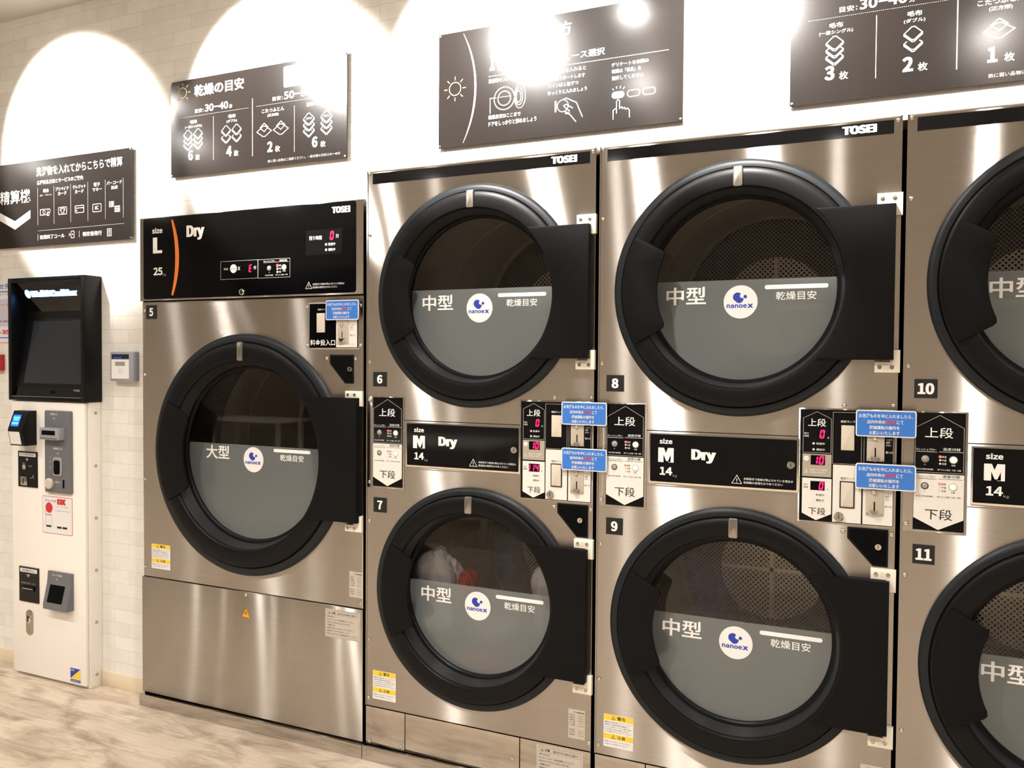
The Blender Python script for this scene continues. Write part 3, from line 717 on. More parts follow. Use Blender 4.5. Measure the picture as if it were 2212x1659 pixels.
# ------------------------------------------------------------------ large dryer number 5
def large_dryer():
    t = thing('large_dryer', 'large single stainless steel dryer numbered 5 with black top control panel', 'dryer', (-.505, 0, 0))
    S = 'brushed_steel'; x0, x1 = -1.004, -.003; cx, cz = -.505, .986
    b = MB(); b.panel_hole(x0, x1, .499, 1.5385, cx, cz, .345, 0, S)
    for xx in (x0, x1): b.add([(xx, 0, .02), (xx, 1.1, .02), (xx, 1.1, 1.85), (xx, 0, 1.85)], [(0, 1, 2, 3)], S)
    b.add([(x0, 0, 1.85), (x1, 0, 1.85), (x1, 1.1, 1.85), (x0, 1.1, 1.85)], [(0, 1, 2, 3)], S)
    b.add([(x0, 1.1, .02), (x1, 1.1, .02), (x1, 1.1, 1.85), (x0, 1.1, 1.85)], [(0, 1, 2, 3)], 'void_black')
    b.add([(x0, .012, .02), (x1, .012, .02), (x1, .012, 1.85), (x0, .012, 1.85)][:4], [(0, 1, 2, 3)], 'void_black') if 0 else None
    b.add([(x0, .012, .02), (x1, .012, .02), (x1, .012, .499), (x0, .012, .499)], [(0, 1, 2, 3)], 'void_black')
    b.add([(x0, .012, 1.53), (x1, .012, 1.53), (x1, .012, 1.85), (x0, .012, 1.85)], [(0, 1, 2, 3)], 'void_black')
    b.box(x0, x0+.003, -.002, 0, .5, 1.5385, 'bright_steel'); b.box(x1-.003, x1, -.002, 0, .5, 1.5385, 'bright_steel'); b.box(x0, x1, -.002, 0, 1.536, 1.5385, 'bright_steel')
    b.build('cabinet', t)
    b = MB(); b.prism([(-1.012, .0525), (-.003, .0525), (-.003, .4955), (-1.012, .4955)], -.003, .010, S, .0012); b.build('lower_panel', t)
    # control panel
    b = MB(); b.prism([(-1.015, 1.5435), (-.0035, 1.5435), (-.0035, 1.8545), (-1.015, 1.8545)], -.004, .010, S, .0015)
    b.prism(rrect(-.9955, -.032, 1.5495, 1.8515, .010), -.0052, -.004, 'gloss_black'); y = -.0058; W = 'print_white'
    b.text('size', -.950, -.897, 1.794, 1.815, y, W, .012); b.text('L', -.946, -.899, 1.720, 1.779, y, W, .035)
    b.text('25', -.944, -.898, 1.638, 1.667, y, W, .012); b.text('kg', -.896, -.880, 1.633, 1.645, y, 'print_grey', 0)
    R_ = .365; az = 1.701; half = math.degrees(math.asin(.140/R_)); pts = arc(-.8195-R_, az, R_, half, -half, 40)
    n = len(pts); Lp = []; Rp = []
    for i, p in enumerate(pts):
        u = i/(n-1); wd = .0065+.0075*math.sin(PI*u)**.8; d = Vector((p[0]-(-.8195-R_), p[1]-az)).normalized()
        Lp.append((p[0]-d.x*wd, p[1]-d.y*wd)); Rp.append((p[0]+d.x*wd*.35, p[1]+d.y*wd*.35))
    b.add([(p[0], y, p[1]) for p in Lp+Rp], [(i, i+1, n+i+1, n+i) for i in range(n-1)], 'print_orange')
    b.text('Dry', -.778, -.691, 1.760, 1.814, y, W, .03); b.text('TOSEI', -.129, -.055, 1.815, 1.8365, y, W, .035)
    b.frame(-.614, -.445, 1.611, 1.675, .0016, y, 'print_grey'); b.frame(-.443, -.304, 1.610, 1.6745, .0016, y, 'print_grey')
    b.text('料金', -.600, -.580, 1.644, 1.652, y, W, 0); b.disc(-.555, 1.648, .0155, y, W, 32); b.text('100', -.567, -.543, 1.643, 1.653, y-.0004, 'print_grey', 0)
    b.text('X', -.536, -.524, 1.642, 1.654, y, W, .01); b.text('分', -.464, -.451, 1.642, 1.654, y, W, 0)
    b.text('フレッシュブロー', -.420, -.368, 1.6655, 1.671, y, W, 0); b.text('温度切替', -.350, -.316, 1.6655, 1.671, y, W, 0); b.rect(-.42, -.310, 1.663, 1.6637, y, W)
    for q, s in ((1.651, '高温'), (1.640, '中温'), (1.629, '低温')):
        b.text(s, -.352, -.342, q-.003, q+.003, y, W, 0)
        if q < 1.65: b.disc(-.358, q, .004, y, 'led_off', 12)
    b.text('入', -.397, -.391, 1.627, 1.631, y, W, 0); b.text('切替', -.336, -.322, 1.629, 1.634, y, W, 0); b.text('約五分間冷風運転', -.412, -.377, 1.6165, 1.621, y, W, 0); b.text('押すごとに高温・中温', -.366, -.314, 1.6165, 1.621, y, W, 0)
    b.rect(-.237, -.087, 1.679, 1.764, y, 'void_black'); b.text('残り時間', -.222, -.170, 1.730, 1.744, y-.0004, W, .004); b.text('分', -.113, -.100, 1.733, 1.746, y-.0004, W, 0)
    for q, s in ((1.713, '乾燥中'), (1.695, '運転中')): b.disc(-.152, q, .0045, y-.0004, 'led_off', 14); b.text(s, -.143, -.115, q-.005, q+.005, y-.0004, W, 0)
    warn(b, -.237, 1.567, .026, y, W, .0013); b.text('衣類表示で乾燥が禁止されている場合は', -.208, -.078, 1.5775, 1.5845, y, W, 0); b.text('乾燥機の使用をおやめください', -.208, -.106, 1.567, 1.574, y, W, 0)
    cp = b.build('control_panel', t)
    b = MB(); seven(b, '0', -.1225, 1.727, .029, y-.0008); b.build('time_display', cp)
    b = MB(); seven(b, 'E', -.472, 1.633, .026, y-.0008); b.build('time_display', cp)
    b = MB(); b.dome(-.394, 1.643, .009, y, .004, 'button_grey', 20); b.build('push_button', cp)
    b = MB(); b.dome(-.329, 1.644, .0098, y, .004, 'button_white', 20); b.build('push_button', cp)
    b = MB(); b.disc(-.358, 1.651, .0055, y-.0005, 'led_lamp_red', 16); b.build('indicator_lamp', cp)
    lock(cp, -.516, 1.564, -.0052)
    dryer_door(t, cx, cz, .430, '大型', .030, -.013, .787, 1.2006, (.018, .028, .012))
    bracket(t, -.070, -.003, -.036, 1.198, 1.223, 1.173); bracket(t, -.070, -.003, -.036, .778, .755, .808)
    number_plate(t, '5', -.987, -.934, 1.476, 1.527)
    for sx, sz in ((-.995, 1.508), (-.996, 1.265), (-.996, .87), (-.996, .535), (-.234, 1.506), (-.233, 1.374), (-.0165, 1.506), (-.0175, 1.375), (-.152, 1.33), (-.036, 1.33), (-.014, .516)): screw(t, sx, sz)
    screw(t, -.502, .4845, -.003)
    # coin panel
    b = MB(); b.prism([(-.227, 1.361), (-.0205, 1.361), (-.0205, 1.520), (-.227, 1.520)], -.0015, 0, 'bright_steel', .0006)
    b.prism([(-.222, 1.366), (-.025, 1.366), (-.025, 1.515), (-.222, 1.515)], -.004, -.0015, 'gloss_black'); y = -.0045
    b.text('確認ランプ', -.187, -.150, 1.4925, 1.4985, y, W, 0); b.text('料金投入口', -.218, -.116, 1.374, 1.394, y, W, .012)
    b.prism([(-.111, 1.368), (-.027, 1.368), (-.027, 1.512), (-.111, 1.512)], y-.0006, y, 'panel_white')
    for q, s, wd in ((1.4385, 'つまり', .016), (1.4315, '返却', .010), (1.4245, 'ボタン', .014)): b.text(s, -.054, -.054+wd, q, q+.005, y-.001, 'ink_black', 0)
    b.text('投入口', -.055, -.036, 1.405, 1.411, y-.001, 'ink_black', 0); b.text('百円硬貨をお入れください', -.105, -.035, 1.3755, 1.380, y-.001, 'ink_black', 0)
    cn = b.build('coin_panel', t)
    b = MB(); b.prism(rrect(-.190, -.157, 1.418, 1.483, .0015), y-.003, y, 'lamp_cover', .001); b.build('lamp_cover', cn)
    b = MB(); b.prism(rrect(-.104, -.060, 1.383, 1.500, .001), y-.004, y-.0006, 'coin_plate', .0008); b.dome(-.085, 1.4435, .0068, y-.004, .006, 'chrome', 20)
    b.rect(-.0862, -.0832, 1.400, 1.4205, y-.0043, 'void_black'); b.lathe([(.012, y-.004), (.012, y-.0075), (.010, y-.0095), (.0001, y-.0095)], -.084, 1.3965, 'chrome', 20, PI, 2*PI)
    b.build('coin_slot', cn)
    card(t, -.1465, -.0145, 1.4585, 1.5245, -.015)
    b = MB(); b.prism([(-.140, 1.343), (-.043, 1.343), (-.043, 1.247), (-.078, 1.247), (-.140, 1.313)], -.002, 0, 'black_plastic', .001)
    b.prism([(-.134, 1.339), (-.047, 1.339), (-.047, 1.251), (-.076, 1.251), (-.134, 1.315)], -.0023, -.002, 'void_black')
    cc = b.build('corner_cover', t); lock(cc, -.056, 1.295, -.0023, .009)
    caution(t, -.964, -.869, .532, .625); spec(t, -.059, -.007, .533, .619)
    longlabel_y(t, -.155, -.013, .387, .483)
    b = MB(); b.prism([(-.523, .403), (-.481, .403), (-.502, .440)], -.0036, -.003, 'warn_orange'); b.stroke([(-.521, .4045), (-.483, .4045), (-.502, .438)], .0012, -.0039, 'ink_black', True)
    b.flat([(-.500, .430), (-.507, .418), (-.502, .418), (-.505, .408), (-.497, .421), (-.502, .421)], -.0039, 'ink_black'); b.build('hazard_sticker', t, label='orange triangular hazard sticker')
    b = MB(); b.box(-1.017, .0005, -.014, .6, 0, .046, 'panel_steel', .002); b.build('plinth', t)
    # thin cable tray lying along the top
    b = MB(); b.box(-.985, -.04, .012, .05, 1.85, 1.8565, 'bright_steel', .001); b.build('top_rail', t)
large_dryer()

# ------------------------------------------------------------------ washing tumbling in dryer 7
def cloth(name, label, cx, cy, cz, rx, ry, rz, m, seed, group=None):
    ORG[0] = Vector((0, 0, 0)); bm = bmesh.new(); bmesh.ops.create_icosphere(bm, subdivisions=5, radius=1)
    for v in bm.verts:
        p = v.co.copy(); q = p*1.7+Vector((seed, seed*.7, -seed))
        f = 1+.28*noise.noise(q)+.10*(1-2*abs(noise.noise(q*2.3)))+.05*(1-2*abs(noise.noise(q*5.1)))
        v.co = Vector((p.x*rx*f, p.y*ry*f, p.z*rz*f))
    me = bpy.data.meshes.new(name); bm.to_mesh(me); bm.free(); me.materials.append(MATS[m])
    me.polygons.foreach_set('use_smooth', [True]*len(me.polygons))
    o = bpy.data.objects.new(name, me); COL.objects.link(o); o.location = (cx, cy, cz); return tag(o, label, 'laundry', 'laundry in dryer 7')
cloth('white_towel', 'white towel heaped against the left of the glass in dryer 7', .205, .130, .545, .088, .062, .135, 'towel_white', 3)
cloth('red_shirt', 'small red garment showing between white laundry in dryer 7', .328, .125, .601, .028, .04, .034, 'cloth_red', 8)
cloth('grey_shirt', 'pale grey garment low behind the film in dryer 7', .415, .145, .485, .080, .06, .070, 'cloth_grey', 13)
cloth('pink_towel', 'pinkish red cloth at the bottom of the drum in dryer 7', .390, .115, .348, .090, .040, .033, 'cloth_pink', 21)
cloth('white_shirt', 'white garment at the right edge of the glass in dryer 7', .610, .135, .575, .048, .055, .115, 'towel_white', 30)

# ------------------------------------------------------------------ wall signs
SY0, SY1 = .0605, .0635
def sign(name, label, x0, x1, z0, z1):
    t = thing(name, label, 'sign', ((x0+x1)/2, WALL_Y, z0), 'black wall signs')
    b = MB(); b.prism([(x0, z0), (x1, z0), (x1, z1), (x0, z1)], SY0, SY1, 'sign_black')
    return t, b
def sign_end(t, b, x0, x1, z0, z1):
    b.build('board', t)
    for sx in (x0+.006, x1-.006):
        for sz in (z0+.006, z1-.006):
            m = MB(); m.lathe([(.004, WALL_Y), (.004, SY0-.001), (.0035, SY0-.0025), (.0001, SY0-.003)], sx, sz, 'bright_steel', 12); m.build('screw', t)
Y1 = SY0-.0005
def sun(b, cx, cz, r, r0, r1, m, w):
    b.ring(cx, cz, r-w/2, r+w/2, Y1, m, 40)
    for i in range(8):
        a = PI*i/4; b.stroke([(cx+r0*math.cos(a), cz+r0*math.sin(a)), (cx+r1*math.cos(a), cz+r1*math.sin(a))], w, Y1, m)
def dia(b, cx, cz, w, h, m, st=.0022):
    b.stroke([(cx-w/2, cz), (cx-w*.08, cz-h/2), (cx+w*.08, cz-h/2), (cx+w/2, cz), (cx+w*.08, cz+h/2), (cx-w*.08, cz+h/2)], st, Y1, m, True)
def blanket(b, cx, top, n, w, step, m, patt=False, fold=False):   # stack of folded blankets seen as diamonds
    h = w*.78
    for i in range(n):
        zc = top-h/2-i*step
        if i == 0: dia(b, cx, zc, w, h, m)
        else: b.stroke([(cx-w*.34, zc+h*.16), (cx-w/2, zc), (cx-w*.08, zc-h/2), (cx+w*.08, zc-h/2), (cx+w/2, zc), (cx+w*.34, zc+h*.16)], .0022, Y1, m)
        b.stroke([(cx-w/2, zc), (cx-w/2, zc-.005), (cx-w*.06, zc-h/2-.005), (cx+w*.06, zc-h/2-.005), (cx+w/2, zc-.005), (cx+w/2, zc)], .0022, Y1, m)
        if patt:
            for q in (-.18, 0, .18): b.stroke([(cx+w*q-.004, zc-.003), (cx+w*q+.004, zc+.004)], .001, Y1, m); b.stroke([(cx+w*q-.004, zc+.004), (cx+w*q+.004, zc-.002)], .001, Y1, m)
def kotatsu(b, cx, cz, w, m):
    h = w*.55; dia(b, cx, cz-.006, w, h, m)
    b.stroke([(cx-w*.28, cz+.008), (cx, cz+h*.62), (cx+w*.28, cz+.008), (cx, cz-h*.2)], .0022, Y1, m, True)
W = 'print_white'
def guide_sign(name, label, X, cells, times, ssx):
    x0, x1, z0, z1 = X, X+.8055, 2.0135, 2.3715
    t, b = sign(name, label, x0, x1, z0, z1); o = x0+.9225
    sun(b, o-.862, 2.326, .019, .026, .037, 'print_gold', .0024)
    b.text('乾燥の目安', o-.804, o-.566, 2.304, 2.346, Y1, W, .03)
    for (mx, nx, nr, br, tx, lx0, lx1) in ((-.801, -.752, -.640, -.621, times[0], -.879, -.543), (-.435, -.384, -.265, -.247, times[1], -.509, -.162)):
        b.text('目安：', o+mx, o+nx-.006, 2.2435, 2.258, Y1, W, .006); b.text(tx, o+nx, o+nr, 2.243, 2.2695, Y1, W, .02); b.text('分', o+nr+.004, o+br, 2.2425, 2.256, Y1, W, .015)
        k = 70
        for i in range(k): b.rect(o+lx0+(lx1-lx0)*i/k, o+lx0+(lx1-lx0)*(i+.55)/k, 2.2325, 2.2337, Y1, 'print_grey')
    for dx, za, zb, wd in ((-.7115, 2.222, 2.061, .0022), (-.5265, 2.265, 2.058, .003), (-.339, 2.216, 2.055, .0022)): b.rect(o+dx-wd/2, o+dx+wd/2, zb, za, Y1, 'print_grey')
    heads = [(-.809, '毛布', '(一重シングル)', .083), (-.623, '毛布', '(ダブル)', .049), (-.4335, 'こたつふとん', '(正方形)', .05), (-.236, '夏掛けふとん', '', 0)]
    for i, (hx, h1, h2, wd) in enumerate(heads):
        hw = .034 if i < 2 else .1
        b.text(h1, o+hx-hw/2, o+hx+hw/2, 2.206, 2.2195, Y1, W, .012)
        if h2: b.text(h2, o+hx-wd/2, o+hx+wd/2, 2.189, 2.2005, Y1, W, .008)
        n, cnt = cells[i]; cx = o+hx-.0025
        b.textl(n, cx-.024, 2.071-.003*i, .037, Y1, W, .018); b.text('枚', cx+.012, cx+.034, 2.069-.003*i, 2.090-.003*i, Y1, W, .015)
        for q in ((-.025, .025) if cnt == 2 else (0,)):
            if i == 0: blanket(b, cx+q, 2.184, 3, .042, .0185, W)
            if i == 1: blanket(b, cx+q, 2.180, 2, .042, .025, W)
            if i == 2: kotatsu(b, cx+q*1.5, 2.147, .066, W)
            if i == 3: blanket(b, cx+q*1.5, 2.182, 3, .046, .020, W, True)
    b.text('熱に弱い品物はご遠慮ください。一般衣類の目安は30〜40分', o-.457, o-.143, 2.0275, 2.0375, Y1, 'print_grey', 0)
    return t, b, o, (x0, x1, z0, z1)
t, b, o, q = guide_sign('wall_sign', 'black drying guide sign with orange sun above the large dryer', -.9225, [('6', 2), ('4', 2), ('2', 2), ('6', 2)], ('30−40', '50−80'), 0)
sign_end(t, b, *q)
m = MB(); m.prism(rrect(o-.385, o-.122, 2.284, 2.357, .006), Y1-.0004, Y1, 'print_white'); m.build('blank_patch', t, label='white blank patch covering the sign corner')
t, b, o, q = guide_sign('wall_sign', 'black drying guide sign cut by the top right corner, showing 3, 2 and 1', 1.3205, [('3', 1), ('2', 1), ('1', 1), ('3', 1)], ('30−40', '50−80'), 0)
sign_end(t, b, *q)

def howto_sign():
    x0, x1, z0, z1 = .2405, 1.0315, 2.0085, 2.3705
    t, b = sign('wall_sign', 'black how-to sign with white crescent arc and hand drawings above dryers 6 and 8', x0, x1, z0, z1)
    sun(b, .300, 2.192, .0205, .0275, .039, 'print_gold', .0026)
    R_ = .345; cz = 2.19; h = math.degrees(math.asin(.172/R_)); pts = arc(.376-R_, cz, R_, h, -h, 48); n = len(pts); Lp = []; Rp = []
    for i, p in enumerate(pts):
        wd = .0008+.0055*math.sin(PI*i/(n-1))**.7; d = Vector((p[0]-.376+R_, p[1]-cz)).normalized()
        Lp.append((p[0]-d.x*wd, p[1]-d.y*wd)); Rp.append(p)
    b.add([(p[0], Y1, p[1]) for p in Lp+Rp], [(i, i+1, n+i+1, n+i) for i in range(n-1)], W)
    b.text('乾燥機の使い方', .419, .694, 2.304, 2.346, Y1, W, .03)
    b.text('1', .423, .440, 2.232, 2.285, Y1, W, .03); b.text('洗濯物投入', .449, .560, 2.229, 2.251, Y1, W, .02)
    b.text('2', .582, .600, 2.232, 2.285, Y1, W, .03); b.text('料金投入', .607, .690, 2.229, 2.251, Y1, W, .02)
    b.text('コース選択', .676, .799, 2.229, 2.251, Y1, W, .02) if 0 else None
    b.text('3', .620, .640, 2.232, 2.285, Y1, W, .03) if 0 else None
    b.text('ース選択', .6965, .799, 2.2285, 2.2505, Y1, W, .022)
    b.rect(.419, .989, 2.2135, 2.2155, Y1, 'print_grey')
    b.text('洗濯物を入れてください', .419, .551, 2.193, 2.206, Y1, W, .01)
    b.text('乾燥目安はここまで', .419, .529, 2.081, 2.094, Y1, W, .012); b.text('ドアをしっかりと閉めましょう', .420, .582, 2.059, 2.073, Y1, W, .012)
    for s, a, c, z in (('料金を入れると', .648, .741, 2.193), ('運転がスタートします', .620, .738, 2.172), ('コインは１枚ずつ', .620, .717, 2.152), ('ゆっくりと入れましょう', .620, .744, 2.131)): b.text(s, a, c, z, z+.012, Y1, W, .01)
    for s, a, c, z in (('デリケートな衣類の', .820, .931, 2.188), ('乾燥は「低温」を', .821, .909, 2.169), ('選択してください', .821, .915, 2.149)): b.text(s, a, c, z, z+.012, Y1, W, .01)
    # washer doors drawing
    b.ring(.4735, 2.141, .0335, .036, Y1, W); b.ring(.4735, 2.141, .0205, .023, Y1, W)
    b.stroke([(.425, 2.098), (.425, 2.146), (.446, 2.146)], .0022, Y1, W)
    for i in range(7): b.rect(.452+.006*i, .4555+.006*i, 2.145, 2.147, Y1, W)
    for rx, rz, xo in ((.0185, .036, .5265), (.012, .026, .524), (.008, .018, .522)): b.stroke([(xo+rx*math.cos(2*PI*i/28), 2.141+rz*math.sin(2*PI*i/28)) for i in range(28)], .0022, Y1, W, True)
    # coin and hand
    b.rect(.642, .6475, 2.078, 2.111, Y1, W); b.ring(.668, 2.0945, .0165, .0187, Y1, W)
    b.stroke([(.670, 2.114), (.680, 2.116), (.712, 2.099), (.731, 2.054)], .0026, Y1, W); b.stroke([(.700, 2.084), (.678, 2.098), (.671, 2.094), (.676, 2.088), (.690, 2.076)], .0026, Y1, W)
    b.stroke([(.673, 2.077), (.684, 2.072), (.690, 2.071)], .0026, Y1, W); b.stroke([(.676, 2.071), (.690, 2.067), (.711, 2.042)], .0026, Y1, W)
    # buttons and pointing hand
    b.prism(rrect(.8215, .8595, 2.0955, 2.1155, .0098), Y1, Y1+.0003, W); b.text('低温', .832, .850, 2.1015, 2.109, Y1-.0004, 'print_grey', 0)
    for a in (.869, .915): b.stroke(rrect(a, a+.037, 2.096, 2.1145, .009), .0024, Y1, W, True)
    for dx, dz, ex, ez in ((-.013, .020, -.017, .025), (-.004, .023, -.005, .030), (.006, .023, .008, .030), (.015, .020, .020, .026)): b.stroke([(.8405+dx, 2.1005+dz), (.8405+ex, 2.1005+ez)], .0022, Y1, W)
    b.stroke([(.826, 2.035), (.826, 2.062), (.8365, 2.068), (.8365, 2.052)], .0024, Y1, W); b.stroke([(.8365, 2.066), (.8365, 2.088), (.841, 2.0925), (.8455, 2.088), (.8455, 2.064)], .0024, Y1, W)
    b.stroke([(.8455, 2.066), (.852, 2.070), (.855, 2.064), (.860, 2.067), (.864, 2.061), (.869, 2.064), (.875, 2.058), (.876, 2.036)], .0024, Y1, W)
    sign_end(t, b, x0, x1, z0, z1)
howto_sign()

def pay_sign():
    x0, x1, z0, z1 = -1.935, -1.1295, 1.7935, 2.1495
    t, b = sign('wall_sign', 'black payment sign with white chevron above the payment kiosk', x0, x1, z0, z1)
    b.text('精算機', -1.914, -1.719, 1.980, 2.037, Y1, W, .01)
    b.flat([(-1.915, 1.948), (-1.8175, 1.906), (-1.8175, 1.871), (-1.915, 1.9135)], Y1, W); b.flat([(-1.8175, 1.906), (-1.720, 1.947), (-1.720, 1.9135), (-1.8175, 1.871)], Y1, W)
    b.text('洗濯物を入れてからこちらで精算', -1.682, -1.180, 2.083, 2.1205, Y1, W, .022)
    b.text('各種支払方法とサービスのご案内', -1.678, -1.403, 2.048, 2.0655, Y1, W, .012)
    for i in range(6): b.rect(-1.674+.0995*i-.0009, -1.674+.0995*i+.0009, 1.880, 2.036, Y1, 'print_grey')
    b.text('現金', -1.641, -1.606, 2.0135, 2.0285, Y1, W, .01); b.text('(硬貨・千円札のみ)', -1.661, -1.588, 1.998, 2.006, Y1, 'print_grey', 0)
    for s, a, c, s2, a2, c2 in (('プリペイド', -1.566, -1.487, 'カード', -1.550, -1.500), ('クレジット', -1.463, -1.387, 'カード', -1.450, -1.400), ('電子', -1.341, -1.306, 'マネー', -1.348, -1.296), ('バーコード', -1.268, -1.184, '決済', -1.244, -1.206)):
        b.text(s, a, c, 2.014, 2.029, Y1, W, .008); b.text(s2, a2, c2, 1.995, 2.0095, Y1, W, .008)
    b.frame(-1.658, -1.612, 1.921, 1.944, .0022, Y1, W); b.ring(-1.635, 1.9325, .006, .008, Y1, W, 20); b.ring(-1.605, 1.9365, .0065, .0085, Y1, W, 20); b.ring(-1.6105, 1.924, .0065, .0085, Y1, W, 20)
    b.stroke(rrect(-1.5475, -1.4995, 1.9165, 1.9455, .004), .0022, Y1, W, True)
    b.stroke([(-1.531, 1.922), (-1.531, 1.934), (-1.536, 1.932), (-1.5385, 1.938), (-1.529, 1.942), (-1.5235, 1.938), (-1.518, 1.942), (-1.5085, 1.938), (-1.511, 1.932), (-1.516, 1.934), (-1.516, 1.922)], .0018, Y1, W, True)
    b.stroke(rrect(-1.449, -1.399, 1.9165, 1.945, .004), .0022, Y1, W, True); b.rect(-1.449, -1.399, 1.934, 1.9365, Y1, W); b.disc(-1.441, 1.9255, .0035, Y1, W, 12)
    b.stroke(rrect(-1.347, -1.2995, 1.9135, 1.944, .004), .0022, Y1, W, True); b.text('IC', -1.334, -1.314, 1.922, 1.936, Y1, W, .015)
    for i, wd in enumerate((.003, .0015, .004, .002, .003)): b.rect(-1.254+.0056*i, -1.254+.0056*i+wd, 1.926, 1.949, Y1, W)
    for i in range(3):
        b.rect(-1.224, -1.195, 1.905+.009*i, 1.911+.009*i, Y1, W)
    b.rect(-1.675, -1.171, 1.8565, 1.8578, Y1, 'print_grey')
    b.rect(-1.6755, -1.673, 1.817, 1.843, Y1, 'print_grey'); b.rect(-1.427, -1.4245, 1.817, 1.843, Y1, 'print_grey')
    b.text('洗濯終了コール', -1.663, -1.513, 1.821, 1.838, Y1, W, .008); b.text('領収書発行', -1.407, -1.297, 1.819, 1.837, Y1, W, .008)
    b.stroke(rrect(-1.474, -1.456, 1.817, 1.844, .003), .002, Y1, W, True); b.disc(-1.465, 1.831, .003, Y1, W, 12); b.stroke([(-1.486, 1.836), (-1.480, 1.831), (-1.486, 1.826)], .002, Y1, W)
    b.frame(-1.265, -1.243, 1.813, 1.841, .002, Y1, W)
    for i in range(4): b.rect(-1.260, -1.248, 1.818+.0055*i, 1.820+.0055*i, Y1, W)
    sign_end(t, b, x0, x1, z0, z1)
pay_sign()

# ------------------------------------------------------------------ payment kiosk
def kiosk():
    t = thing('payment_kiosk', 'white and black payment kiosk with blue glowing logo against the wall', 'payment machine', (-1.54, 0, 0))
    x0, x1 = -1.763, -1.321
    b = MB(); b.box(x0+.004, x1, .016, WALL_Y-.0005, .0, 1.151, 'kiosk_white', .002); b.build('cabinet', t)
    b = MB(); b.box(x0, x1-.004, .0, .014, .012, 1.149, 'kiosk_white', .004); dr = b.build('front_door', t)
    for zz in (1.107, .895, .685, .473, .262, .05):
        b = MB(); k = 12
        vs = [(x1, .046+.0065*math.cos(2*PI*i/k), zz+.0065*math.sin(2*PI*i/k)) for i in range(k)]+[(x1+.004, .046+.005*math.cos(2*PI*i/k), zz+.005*math.sin(2*PI*i/k)) for i in range(k)]
        b.add(vs, [(i, (i+1) % k, k+(i+1) % k, k+i) for i in range(k)]+[tuple(range(k, 2*k))], 'steel_lock'); b.build('bolt', t)
    # black hood: shell round a recessed screen
    hx0, hx1, hz0, hz1, yf, yb = -1.769, -1.314, 1.1515, 1.655, -.008, WALL_Y-.0005
    ix0, ix1, iz0, iz1 = -1.748, -1.336, 1.170, 1.636
    b = MB(); K = 'kiosk_black'
    b.box(hx0, ix0, yf, yb, hz0, hz1, K, .002); b.box(ix1, hx1, yf, yb, hz0, hz1, K, .002); b.box(ix0, ix1, yf, yb, hz0, iz0, K, .002); b.box(ix0, ix1, yf, yb, iz1, hz1, K, .002)
    b.add([(ix0, yb-.002, iz0), (ix1, yb-.002, iz0), (ix1, yb-.002, iz1), (ix0, yb-.002, iz1)], [(0, 1, 2, 3)], K)
    b.add([(ix0, .004, iz1), (ix1, .004, iz1), (ix1, .052, 1.520), (ix0, .052, 1.520)], [(0, 1, 2, 3)], 'gloss_black')     # sloping logo panel
    b.add([(ix0, .052, 1.520), (ix1, .052, 1.520), (ix1, .060, 1.490), (ix0, .060, 1.490)], [(0, 1, 2, 3)], K)
    b.add([(ix0, .060, 1.490), (ix1, .060, 1.490), (ix1, .006, 1.205), (ix0, .006, 1.205)], [(0, 1, 2, 3)], K)
    b.add([(ix0, .006, 1.205), (ix1, .006, 1.205), (ix1, .002, 1.170), (ix0, .002, 1.170)], [(0, 1, 2, 3)], 'gloss_black')
    b.text('TOSEI', -1.394, -1.357, 1.193, 1.201, .0035, 'print_grey', .02); b.box(-1.525, -1.505, .0015, .006, 1.183, 1.193, 'void_black')
    b.rect(ix0, ix1, 1.1675, 1.1690, yf-.0004, 'print_grey')
    hd = b.build('display_hood', t)
    def slope(z, za, ya, zb, yb_): return ya+(z-za)/(zb-za)*(yb_-ya)
    b = MB(); f = lambda z: slope(z, 1.205, .006, 1.490, .060)-.0012
    xs0, xs1 = -1.697, -1.352
    b.add([(xs0, f(1.222), 1.222), (xs1, f(1.222), 1.222), (xs1, f(1.480), 1.480), (xs0, f(1.480), 1.480)], [(0, 1, 2, 3)], 'screen_glass')
    b.build('touch_screen', hd)
    b = MB(); g = lambda z: slope(z, 1.636, .004, 1.520, .052)-.0012
    n0 = len(b.v)
    b.disc(-1.686, 1.591, .0165, 0, 'logo_blue', 24); b.text('Multi Cashier', -1.666, -1.389, 1.578, 1.604, 0, 'logo_blue', .08)
    b.v = [(v[0], g(v[2]), v[2]) for v in b.v]; b.build('glowing_logo', hd, label='glowing blue-white logo lettering')
    # contactless reader
    b = MB(); X0, X1 = -1.697, -1.608
    pr = [(1.110, -.0), (1.110, -.034), (1.034, -.062), (0.969, -.050), (0.969, -.0)]
    k = len(pr); vs = [(X0, y, z) for z, y in pr]+[(X1, y, z) for z, y in pr]
    b.add(vs, [(i, (i+1) % k, k+(i+1) % k, k+i) for i in range(k)]+[tuple(range(k)), tuple(range(k, 2*k))], 'kiosk_black')
    f1 = lambda z: -.034+(1.110-z)/(1.110-1.034)*(-.028)-.0008; f2 = lambda z: -.062+(1.034-z)/(1.034-.969)*.012-.0008
    def q4(f, a, c, za, zb, m): b.add([(a, f(za), za), (c, f(za), za), (c, f(zb), zb), (a, f(zb), zb)], [(0, 1, 2, 3)], m)
    q4(f2, X0+.004, X1-.020, .974, 1.026, 'card_white')
    rd = b.build('card_reader', dr)
    b = MB(); q4(f1, X0+.010, X0+.056, 1.048, 1.094, 'lcd_blue'); ff = f1
    for a, c, za, zb in ((.013, .053, 1.078, 1.086), (.018, .048, 1.071, 1.076), (.014, .052, 1.056, 1.064)):
        b.add([(X0+a, f1(za)-.0005, za), (X0+c, f1(za)-.0005, za), (X0+c, f1(zb)-.0005, zb), (X0+a, f1(zb)-.0005, zb)], [(0, 1, 2, 3)], 'lcd_light')
    b.build('reader_screen', rd)
